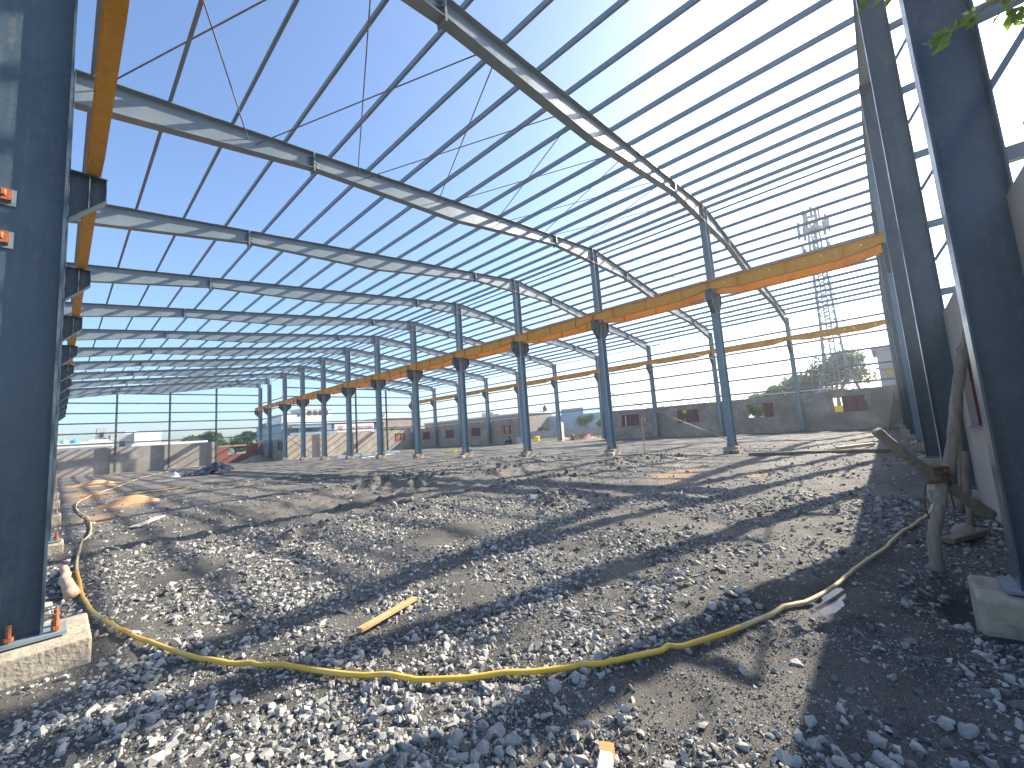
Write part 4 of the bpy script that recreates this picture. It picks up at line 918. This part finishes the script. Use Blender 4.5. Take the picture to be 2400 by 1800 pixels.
for i in range(20):
    ob('panel', pm, t, (0, 24 + i * 2.5, 0)); ob('post', qm, t, (0, 25.25 + i * 2.5, 0)); ob('coping', cm_, t, (0, 24 + i * 2.5, 0))

def block(t, name, x0, x1, y0, y1, z0, z1, m): mb = MB(); mb.box(x0, x1, y0, y1, z0, z1); return ob(name, mb.mesh(name, m), t)
def win(t, plane, u0, u1, z0, z1, d, m=DARK):
    f = None
    mb = MB()
    if plane == 'y': mb.box(u0, u1, d - .12, d - .003, z0, z1)
    else: mb.box(d - .12, d - .003, u0, u1, z0, z1)
    f = ob('window', mb.mesh('window', m), t); return f
# white houses at left
t = thing('house', 'long low white building behind the far left gable with a flat parapet roof', 'building', (0, 0, -.3))
block(t, 'wall', -14, 6.6, 100, 107, 0, 4.6, WHITE); block(t, 'parapet', -14.1, 6.7, 99.85, 100.0, 4.25, 5.0, CREAM); block(t, 'parapet', -14.1, 6.7, 107, 107.2, 4.6, 5.4, WHITE)
for i in range(5): win(t, 'y', -12 + i * 3.6, -10.6 + i * 3.6, 1.4, 2.8, 100)
for x, m, l, s in ((.75, TANK2, 'teal round water tank, left of two on the low white building', .55), (2.0, TANK, 'bright blue round water tank on the low white building', .62)):
    mb = MB(); mb.lathe([(s, 0), (s, .75), (s * .9, .95), (s * .45, 1.1), (s * .25, 1.14), (s * .25, 1.22)], 18); tag(ob('water_tank', mb.mesh('water_tank', m, True), None, (x, 103, 4.3)), l, 'water tank', 'rooftop water tanks')
t = thing('house', 'white stepped house with a square stair tower behind the far left gable', 'building', (0, 0, -.3))
block(t, 'wall', 3.9, 6.7, 112, 120, 0, 5.9, WHITE); block(t, 'stair_tower', 5.3, 6.8, 120.2, 123, 0, 8.5, GREYW); win(t, 'y', 5.8, 6.35, 6.6, 7.6, 120.2); win(t, 'y', 4.0, 4.4, 4.6, 5.6, 112, DARK)
block(t, 'wall', 7.0, 10.3, 114, 120, 0, 6.9, GREYW); block(t, 'wall', 10.4, 14.6, 113, 119, 0, 7.1, WHITE); block(t, 'roof_slab', 9.0, 10.8, 114.2, 116, 6.9, 7.4, WHITE)
win(t, 'y', 7.2, 7.6, 2.8, 5.5, 114); win(t, 'y', 8.3, 9.1, 4.0, 5.4, 114)
for i in range(3): win(t, 'y', 11.0 + i * 1.2, 11.6 + i * 1.2, 1.5, 2.8, 113)
t = thing('compound_wall', 'long white compound wall right of the white houses', 'wall', (0, 103, -.3)); block(t, 'wall', 9.2, 20.6, 0, .3, 0, 4.45, WHITE)
# blue shed and factory with sign
t = thing('factory_shed', 'blue-grey clad shed with a canopy behind the far right gable', 'building', (0, 0, -.3))
block(t, 'wall', 27.4, 37.4, 82, 96, 0, 6.0, BLUEW2); block(t, 'canopy', 28.0, 35.0, 78.5, 81.9, 5.2, 5.5, BLUEW2); block(t, 'roof', 27.2, 48.5, 81.8, 96.2, 6.05, 6.3, WHITE); block(t, 'wall', 37.5, 48.3, 82.2, 96, 0, 6.0, BLUEW2)
for x in (29.2, 33.6): block(t, 'canopy_post', x, x + .2, 78.7, 78.9, 0, 5.2, BLUEW2)
block(t, 'gutter', 27.6, 36.0, 78.3, 78.5, 3.9, 4.3, BLUEW2); win(t, 'y', 30.0, 33.0, 4.2, 5.2, 82, mat('blue_sign', (.10, .16, .24), (.16, .24, .34), 2.0)); win(t, 'y', 36.6, 48.0, 4.9, 5.9, 82.1)  # the wide dark strip paints the shadow under the roof edge, not a window
t = thing('factory_building', 'white two-storey factory block rising behind the blue shed', 'building', (0, 0, -.3))
block(t, 'wall', 33.5, 44, 100, 110, 0, 8.6, WHITE); block(t, 'upper_floor', 39.0, 45.0, 101, 110, 8.6, 10.6, CREAM); block(t, 'upper_floor', 33.8, 37.0, 101, 108, 8.6, 9.4, CREAM); block(t, 'roof_slab', 38.7, 46.5, 100.8, 110.5, 10.6, 10.9, WHITE)
for i in range(4): win(t, 'y', 39.4 + i * 1.3, 40.3 + i * 1.3, 9.0, 10.1, 101)
t = thing('sign_board', 'long white sign board with red lettering on the factory behind the far right gable', 'sign', (35.6, 78.6, -.3))
block(t, 'panel', 0, 8.2, 0, .15, 4.05, 5.6, SIGNW); block(t, 'base_wall', 0, 8.6, .3, .5, 0, 4.0, WHITE)
def text(s, par, loc, size, m, sx=1.0):
    cu_ = bpy.data.curves.new('lettering', 'FONT'); cu_.body = s; cu_.size = size; cu_.extrude = .01; cu_.align_x = 'LEFT'
    o = bpy.data.objects.new('tmp', cu_); COL.objects.link(o); dg = bpy.context.evaluated_depsgraph_get(); me = bpy.data.meshes.new_from_object(o.evaluated_get(dg)); bpy.data.objects.remove(o)
    me.materials.clear(); me.materials.append(m); p = ob('lettering', me, par, loc, (math.radians(90), 0, 0)); p.scale = (sx, 1, 1); return p
text('ATRA STRUCTURES', t, (2.5, -.03, 4.5), .80, SIGNR, .78)
mb = MB()
for z in (4.55, 4.75, 4.95): mb.box(.85 + abs(z - 4.75) * .6, 1.75 - abs(z - 4.75) * .9, -.02, -.004, z, z + .11)
ob('emblem', mb.mesh('emblem', SIGNR), t); mb = MB(); mb.prism([(1.3 + .62 * math.cos(a), 4.82 + .50 * math.sin(a)) for a in np.linspace(.6, 5.7, 16)] + [(1.3 + .50 * math.cos(a), 4.82 + .38 * math.sin(a)) for a in np.linspace(5.7, .6, 16)], 'y', -.02, -.004); ob('emblem_ring', mb.mesh('emblem_ring', SIGNR), t)
# brown blocks
def flats(label, x0, x1, y0, y1, h, plane, m, k, seed):
    t = thing('apartment_block', label, 'building', (0, 0, -.3)); block(t, 'wall', x0, x1, y0, y1, 0, h, m); r = random.Random(seed)
    block(t, 'roof_slab', x0 - .2, x1 + .2, y0 - .2, y1 + .2, h, h + .25, CREAM)
    for i in range(3):
        a = r.uniform(.1, .8); w = r.uniform(.1, .2)
        xa, xb = x0 + (x1 - x0) * a, x0 + (x1 - x0) * min(1, a + w); ya, yb = y0 + (y1 - y0) * a, y0 + (y1 - y0) * min(1, a + w)
        block(t, 'roof_room', xa, xb, ya, yb, h + .25, h + r.uniform(.8, 1.8), r.choice([m, CREAM, GREYW]))
    a0, a1 = (x0, x1) if plane == 'y' else (y0, y1); d = y0 if plane == 'y' else x0
    for fl in range(int(h // 2.6)):
        for i in range(k):
            u = a0 + (a1 - a0) * (i + .3) / k; win(t, plane, u, u + (a1 - a0) / k * .35, fl * 2.6 + 1.0, fl * 2.6 + 2.2, d)
        mb = MB()
        if plane == 'y': mb.box(a0, a1, d - .35, d - .13, fl * 2.6 + 2.45, fl * 2.6 + 2.6)
        else: mb.box(d - .35, d - .13, a0, a1, fl * 2.6 + 2.45, fl * 2.6 + 2.6)
        ob('ledge', mb.mesh('ledge', CREAM), t)
flats('brown apartment block left of the right wall far end', 58, 70.5, 100, 112, 7.7, 'y', BROWNW, 7, 1)
flats('long grey-brown building behind the far stretch of the right wall', 76, 88, 66, 106, 6.0, 'x', BROWNW, 14, 2)
def shed2(label, y0, y1, yn, h, hn):
    t = thing('warehouse', label, 'building', (86, 0, -.3)); block(t, 'wall', 0, 14, yn, y1, 0, h, BLUEW); block(t, 'wall', .3, 14, y0, yn - .003, 0, hn, BLUEW); block(t, 'cornice', -.12, 14, yn, y1, h, h + .2, GREYW); return t
shed2('blue warehouse wall with a stepped roofline left of the gap pillar', 62.0, 74.5, 66.5, 6.4, 5.0)
shed2('blue warehouse wall with a stepped roofline right of the gap pillar', 44.0, 61.6, 55.0, 6.3, 4.9)
mb = MB(); mb.lathe([(.55, 0), (.6, .5), (.55, 1.1), (.3, 1.55), (.08, 1.8)], 14); tag(ob('water_tank', mb.mesh('water_tank', DARK, True), None, (88, 68.2, 6.2)), 'dark dome tank on the left blue warehouse', 'water tank')
t = thing('house', 'weathered pale tall house behind the near right corner', 'building', (62, 0, -.3))
block(t, 'wall', 0, 10, -9, .35, 0, 8.1, GREYW); block(t, 'parapet', -.25, 10, -9, .75, 8.1, 8.45, GREYW); block(t, 'ledge', -.4, 0, -9, .6, 5.9, 6.1, GREYW)
for y in (-1.0, -2.4, -4.5): win(t, 'x', y, y + .8, 4.6, 6.2, 0, mat('yellow_shutter', (.42, .27, .10), (.5, .34, .14), 2)); 
mb = MB(); mb.tube([(0, 0, 0), (.05, 0, 7.6)], [.06, .03], 6); tag(ob('antenna_pole', mb.mesh('antenna_pole', GALV), None, (58, 31.5, -.3)), 'thin antenna pole above the right wall', 'pole')
mb = MB(); mb.tube([(0, 0, 0), (0, 0, 3.4), (0, .4, 3.7), (0, .8, 3.6)], .05, 6); tag(ob('street_lamp', mb.mesh('street_lamp', GALV), None, (66, 52.5, -.3)), 'small street lamp before the left blue warehouse', 'street lamp')
# fence of the compound at left with rail
t = thing('pipe_railing', 'thin pale pipe railing above the right wall between the window bays', 'railing', (52, 0, -.3))
for y in (5, 8, 11, 14, 17): mb = MB(); mb.tube([(0, y, 0), (0, y, 3.9)], .05, 6); ob('upright', mb.mesh('upright', GALV), t)
mb = MB(); mb.tube([(0, 4, 3.9), (0, 18, 3.9)], .05, 6); ob('rail', mb.mesh('rail', GALV), t)

# telecom tower
t = thing('telecom_tower', 'tall lattice telecom tower with clustered antennas beyond the right wall', 'tower', (75, 5.0, -.3))
HW = lambda z: np.interp(z, [0, 4.5, 8, 14, 24, 32], [3.0, 2.2, 1.25, .95, .75, .6])
for sx in (-1, 1):
    for sy in (-1, 1):
        mb = MB(); zz = [0, 4.5, 8, 14, 24, 31]; mb.tube([(sx * HW(z), sy * HW(z), z) for z in zz], [.14, .13, .12, .11, .10, .08], 6); ob('leg', mb.mesh('leg', TOWER), t)
mb = MB(); z = 0; lv = []
while z < 30.5: lv.append(z); z += max(1.1, HW(z) * 1.15)
for a, b in zip(lv[:-1], lv[1:]):
    for s in range(4):
        c = [(-1, -1), (1, -1), (1, 1), (-1, 1)]; p, q_ = c[s], c[(s + 1) % 4]
        mb.bar((p[0] * HW(a), p[1] * HW(a), a), (q_[0] * HW(b), q_[1] * HW(b), b), .085, .085); mb.bar((q_[0] * HW(a), q_[1] * HW(a), a), (p[0] * HW(b), p[1] * HW(b), b), .085, .085)
        mb.bar((p[0] * HW(b), p[1] * HW(b), b), (q_[0] * HW(b), q_[1] * HW(b), b), .05, .05)
ob('lattice', mb.mesh('lattice', TOWER), t)
mb = MB()
for y in (-.28, .28):
    for x in (-.25, .25): mb.tube([(x, y, .2), (x, y, 30)], .06, 5)
for z in np.arange(.5, 30, .55): mb.box(-.25, .25, -.28, .28, z, z + .06)
ob('cable_ladder', mb.mesh('cable_ladder', TOWER), t)
for sx in (-1, 1):
    for sy in (-1, 1): mb = MB(); mb.tube([(sx * .8, sy * .8, 21.5), (sx * 3.0, sy * 3.0, 3.0)], .035, 5); ob('guy_cable', mb.mesh('guy_cable', TOWER), t)
for k, (z, R_, n_, h_) in enumerate(((28.6, 1.9, 9, 2.3), (25.2, 1.7, 6, 1.7), (30.6, 1.0, 5, 1.8), (23.0, 1.5, 4, 1.8))):
    mb = MB(); mb.lathe([(R_ * .55, 0), (R_ * .62, .1)], 12, (0, 0, z)); ob('platform', mb.mesh('platform', TOWER), t)
    for i in range(n_):
        a = 2 * math.pi * i / n_ + k; x, y = R_ * math.cos(a), R_ * math.sin(a)
        mb = MB(); mb.box(-.09, .09, -.17, .17, -h_ / 2, h_ / 2); p = ob('antenna_panel', mb.mesh('antenna_panel', TOWER), t, (x, y, z + .3), (0, 0, a))
        mb = MB(); mb.tube([(0, 0, -.2), (-R_ * .7, 0, -.3)], .04, 5); mb.tube([(-.14, 0, -h_ / 2 - .2), (-.14, 0, h_ / 2 + .3)], .035, 5); ob('mount', mb.mesh('mount', TOWER), p)
mb = MB(); mb.tube([(0, 0, 30), (0, 0, 33.6)], .05, 5); ob('lightning_rod', mb.mesh('lightning_rod', TOWER), t)
# yellow loader seen through the first window
t = thing('loader', 'yellow construction machine seen through the nearest right wall window', 'machine', (52.5, 4.6, -.2))
block(t, 'body', -1, 1, -1.9, 1.9, .75, 2.0, YEL); block(t, 'cab', -.8, .8, .2, 1.7, 2.0, 3.1, DARK); block(t, 'bucket', -1.1, 1.1, 2.2, 2.9, .2, .9, DARK)
mb = MB(); mb.bar((-.5, 1.0, 1.3), (-.5, 2.5, .7), .18, .25); mb.bar((.5, 1.0, 1.3), (.5, 2.5, .7), .18, .25); ob('lift_arm', mb.mesh('lift_arm', YEL), t)
for x in (-.9, .9):
    for y in (-1.2, 1.2):
        mb = MB(); mb.tube([(x - .2, y, .55), (x + .2, y, .55)], .55, 16); ob('wheel', mb.mesh('wheel', DARK), t)

# ------------------------------------------------------------------ trees
def leaf_mesh(name, C, sizes, m, seed):
    r = np.random.default_rng(seed); n = len(C)
    a = r.normal(size=(n, 3)); a /= np.linalg.norm(a, axis=1)[:, None]; b = np.cross(a, r.normal(size=(n, 3))); b /= np.linalg.norm(b, axis=1)[:, None]
    s = sizes[:, None]
    nn_ = np.cross(a, b); V = np.stack([C - a * s, C + b * s * .42 + nn_ * s * .18 - a * s * .15, C + a * s - nn_ * s * .12, C - b * s * .42 + nn_ * s * .18 - a * s * .15], 1).reshape(-1, 3)
    i_ = np.arange(n)[:, None] * 4; F_ = np.concatenate([i_ + np.array([[0, 1, 2]]), i_ + np.array([[0, 2, 3]])])
    return np_mesh(name, V, F_, 3, m)
def tree(name, label, x, y, H, R_, seed, m=LEAF_M, n=3600, ls=.22, group='trees beyond the shed', z0=-.3, flat=.75):
    r = random.Random(seed); rn = np.random.default_rng(seed)
    t = thing(name, label, 'tree', (x, y, z0), group)
    th = H * .42; mb = MB(); tr = [(0, 0, 0), (r.uniform(-.1, .1), r.uniform(-.1, .1), th * .5), (r.uniform(-.2, .2), r.uniform(-.2, .2), th), (r.uniform(-.3, .3), r.uniform(-.3, .3), H * .72)]
    mb.tube(spline(tr, 4), np.linspace(H * .035, H * .01, 13), 8); trunk = ob('trunk', mb.mesh('trunk', BARK, True), t)
    cl = []
    mb = MB()
    for i in range(11):
        a = r.uniform(0, 6.28); q_ = R_ * r.uniform(.35, .85); zz = H * r.uniform(.5, .9); c = Vector((math.cos(a) * q_, math.sin(a) * q_, zz)); cl.append((c, R_ * r.uniform(.25, .45)))
        mb.tube(spline([(0, 0, th * r.uniform(.75, 1.2)), tuple((c * .5) + Vector((0, 0, th * .3))), tuple(c)], 3), np.linspace(H * .014, H * .004, 7), 5)
    ob('limbs', mb.mesh('limbs', BARK), trunk)
    for i in range(9): a = r.uniform(0, 6.28); q_ = R_ * r.uniform(0, .55); cl.append((Vector((math.cos(a) * q_, math.sin(a) * q_, H * r.uniform(.62, .95))), R_ * r.uniform(.25, .42)))
    C_ = []
    for c, cr_ in cl:
        k = int(n / len(cl)); d = rn.normal(size=(k, 3)); d /= np.linalg.norm(d, axis=1)[:, None]; q_ = cr_ * rn.uniform(.15, 1, k) ** .5
        C_.append(np.array(c[:]) + d * q_[:, None] * np.array([1, 1, flat]))
    C_ = np.concatenate(C_); tag(ob('crown', leaf_mesh('crown', C_, rn.uniform(.5, 1.3, len(C_)) * ls, m, seed), t), None, None, None, None)
TR = [(24, 120, 6.6, 3.6, 'rounded green tree left of the red brick wall', LEAF_M), (31.5, 118, 6.3, 3.2, 'dark green tree just left of the last middle column', LEAF_D), (36.0, 119, 8.0, 3.6, 'tallest green tree behind the last middle columns', LEAF_M), (41.8, 121, 6.6, 3.4, 'green tree right of the last middle columns', LEAF_M), (45.8, 123, 5.8, 3, 'dark green tree beside the blue-grey shed', LEAF_D), (17.5, 84, 3.6, 2.2, 'leafy bush seen through the brick wall window hole', LEAF_M), (21.0, 85, 4.2, 2.4, 'leafy bush behind the right end of the brick wall', LEAF_D), (18.6, 106, 5.2, 2.6, 'small tree above the white compound wall', LEAF_M),
      (79, 5.6, 10.2, 5.0, 'large dark tree behind the foot of the telecom tower', LEAF_D), (83, 9.6, 7.8, 3.8, 'green tree at the left side of the telecom tower', LEAF_M), (80, 13.2, 6.2, 3.2, 'rounded tree above the second window of the right wall', LEAF_M), (84, 17.5, 5.2, 3.0, 'low tree left of the rounded one above the right wall', LEAF_M), (80, 22, 4.6, 3.0, 'low tree above the right wall near the third window', LEAF_D), (82, 27, 4.7, 2.8, 'low pale tree top over the right wall before the fourth window', LEAF_M), (84, 34.5, 4.6, 2.4, 'small tree top over the right wall at the fourth window', LEAF_M),
      (68, 42.8, 4.3, 2.5, 'bushy green tree in front of the right blue warehouse', LEAF_M), (67, 39.0, 3.2, 1.7, 'small yellow-green shrub beside the bushy tree before the blue warehouse', LEAF_Y), (66, 36.4, 2.4, 1.2, 'low shrub at the right end of the boundary wall', LEAF_D), (64, 50.5, 2.2, 1.2, 'small palm-like shrub before the left blue warehouse', LEAF_D),
      (51, 8.4, 3.0, 1.9, 'green shrub seen through the second right wall window', LEAF_Y), (52, 10.8, 3.2, 1.9, 'leafy shrub beside the one in the second right wall window', LEAF_M), (51, 18.2, 2.8, 1.6, 'shrub seen through the third right wall window', LEAF_Y), (46.5, 77, 4.4, 1.7, 'yellow-green shrub at the right end of the sign board', LEAF_Y)]
for i, (x, y, h, r_, l, m) in enumerate(TR): tree('tree' if h > 3.5 else 'shrub', l, x, y, h, r_, 40 + i, m, 5200 if h > 5 else 2600, .26 if h > 5 else .15)

# overhanging tree behind the camera with twigs reaching into the top right corner
def over_tree():
    r = random.Random(3); rn = np.random.default_rng(3)
    t = thing('overhanging_tree', 'tree with green leafy twigs hanging into the top right corner', 'tree', (4.4, -4.2, -.1))
    o = Vector((4.4, -4.2, -.1)); mb = MB(); mb.tube(spline([(0, 0, 0), (.1, .1, 1.6), (-.05, .2, 3.2), (.1, .1, 5.0)], 4), np.linspace(.2, .08, 13), 10); tk = ob('trunk', mb.mesh('trunk', BARK, True), t)
    def P(px, py, d):
        v = cf + cr * ((px - 1200) / 966.8) - cu * ((py - 900) / 966.8); return Vector((0, 0, CAMZ)) + v * d - o
    mb = MB(); C_ = []; N_ = []
    tw = [([Vector((0, .2, 3.4)), P(2700, -260, 2.7), P(2450, -60, 2.5), P(2320, 10, 2.4), P(2230, 70, 2.35), P(2190, 105, 2.3)], .012), ([Vector((.05, .15, 4.0)), P(2500, -420, 3.0), P(2250, -160, 2.9), P(2120, -40, 2.8), P(2020, 8, 2.75)], .012), ([Vector((0, .2, 3.2)), P(2650, -100, 2.2), P(2480, 10, 2.1), P(2380, 40, 2.05)], .010)]
    for pts, rr in tw:
        S_ = spline(pts, 6); mb.tube(S_, np.linspace(.035, .003, len(S_)), 6)
        for k in range(int(len(S_) * .45), len(S_)):
            for j in range(3):
                C_.append(S_[k] + Vector((r.gauss(0, .025), r.gauss(0, .025), r.gauss(0, .02)))); N_.append(r.uniform(.03, .055))
    for i in range(13):
        a = r.uniform(0, 6.28); q_ = r.uniform(.8, 2.0); c = Vector((math.cos(a) * q_ + .6, math.sin(a) * q_ * .8 - 1.0, r.uniform(3.8, 6.0)))
        mb.tube(spline([(0, .15, r.uniform(2.6, 4.4)), tuple(c * .6 + Vector((0, 0, 1.5))), tuple(c)], 3), np.linspace(.05, .008, 7), 6)
        for j in range(230): C_.append(c + Vector((r.gauss(0, .38), r.gauss(0, .38), r.gauss(0, .28)))); N_.append(r.uniform(.04, .07))
    ob('branches', mb.mesh('branches', BARK, True), tk)
    C_ = np.array([c[:] for c in C_]); ob('crown', leaf_mesh('crown', C_, np.array(N_), LEAF_Y, 5), t)
over_tree()

# ------------------------------------------------------------------ hazy air
mb = MB(); mb.box(-30, 160, -40, 160, -2.0, 36.0)
hm = bpy.data.materials.new('hazy_air'); hm.use_nodes = True; ht = hm.node_tree
ht.nodes.remove(ht.nodes['Principled BSDF']); pv = ht.nodes.new('ShaderNodeVolumePrincipled')
pv.inputs['Color'].default_value = (.88, .94, 1, 1); pv.inputs['Density'].default_value = .0009; pv.inputs['Anisotropy'].default_value = .55
ht.links.new(pv.outputs[0], ht.nodes['Material Output'].inputs['Volume'])
tag(ob('haze', mb.mesh('haze', hm)), None, None, None, 'stuff')
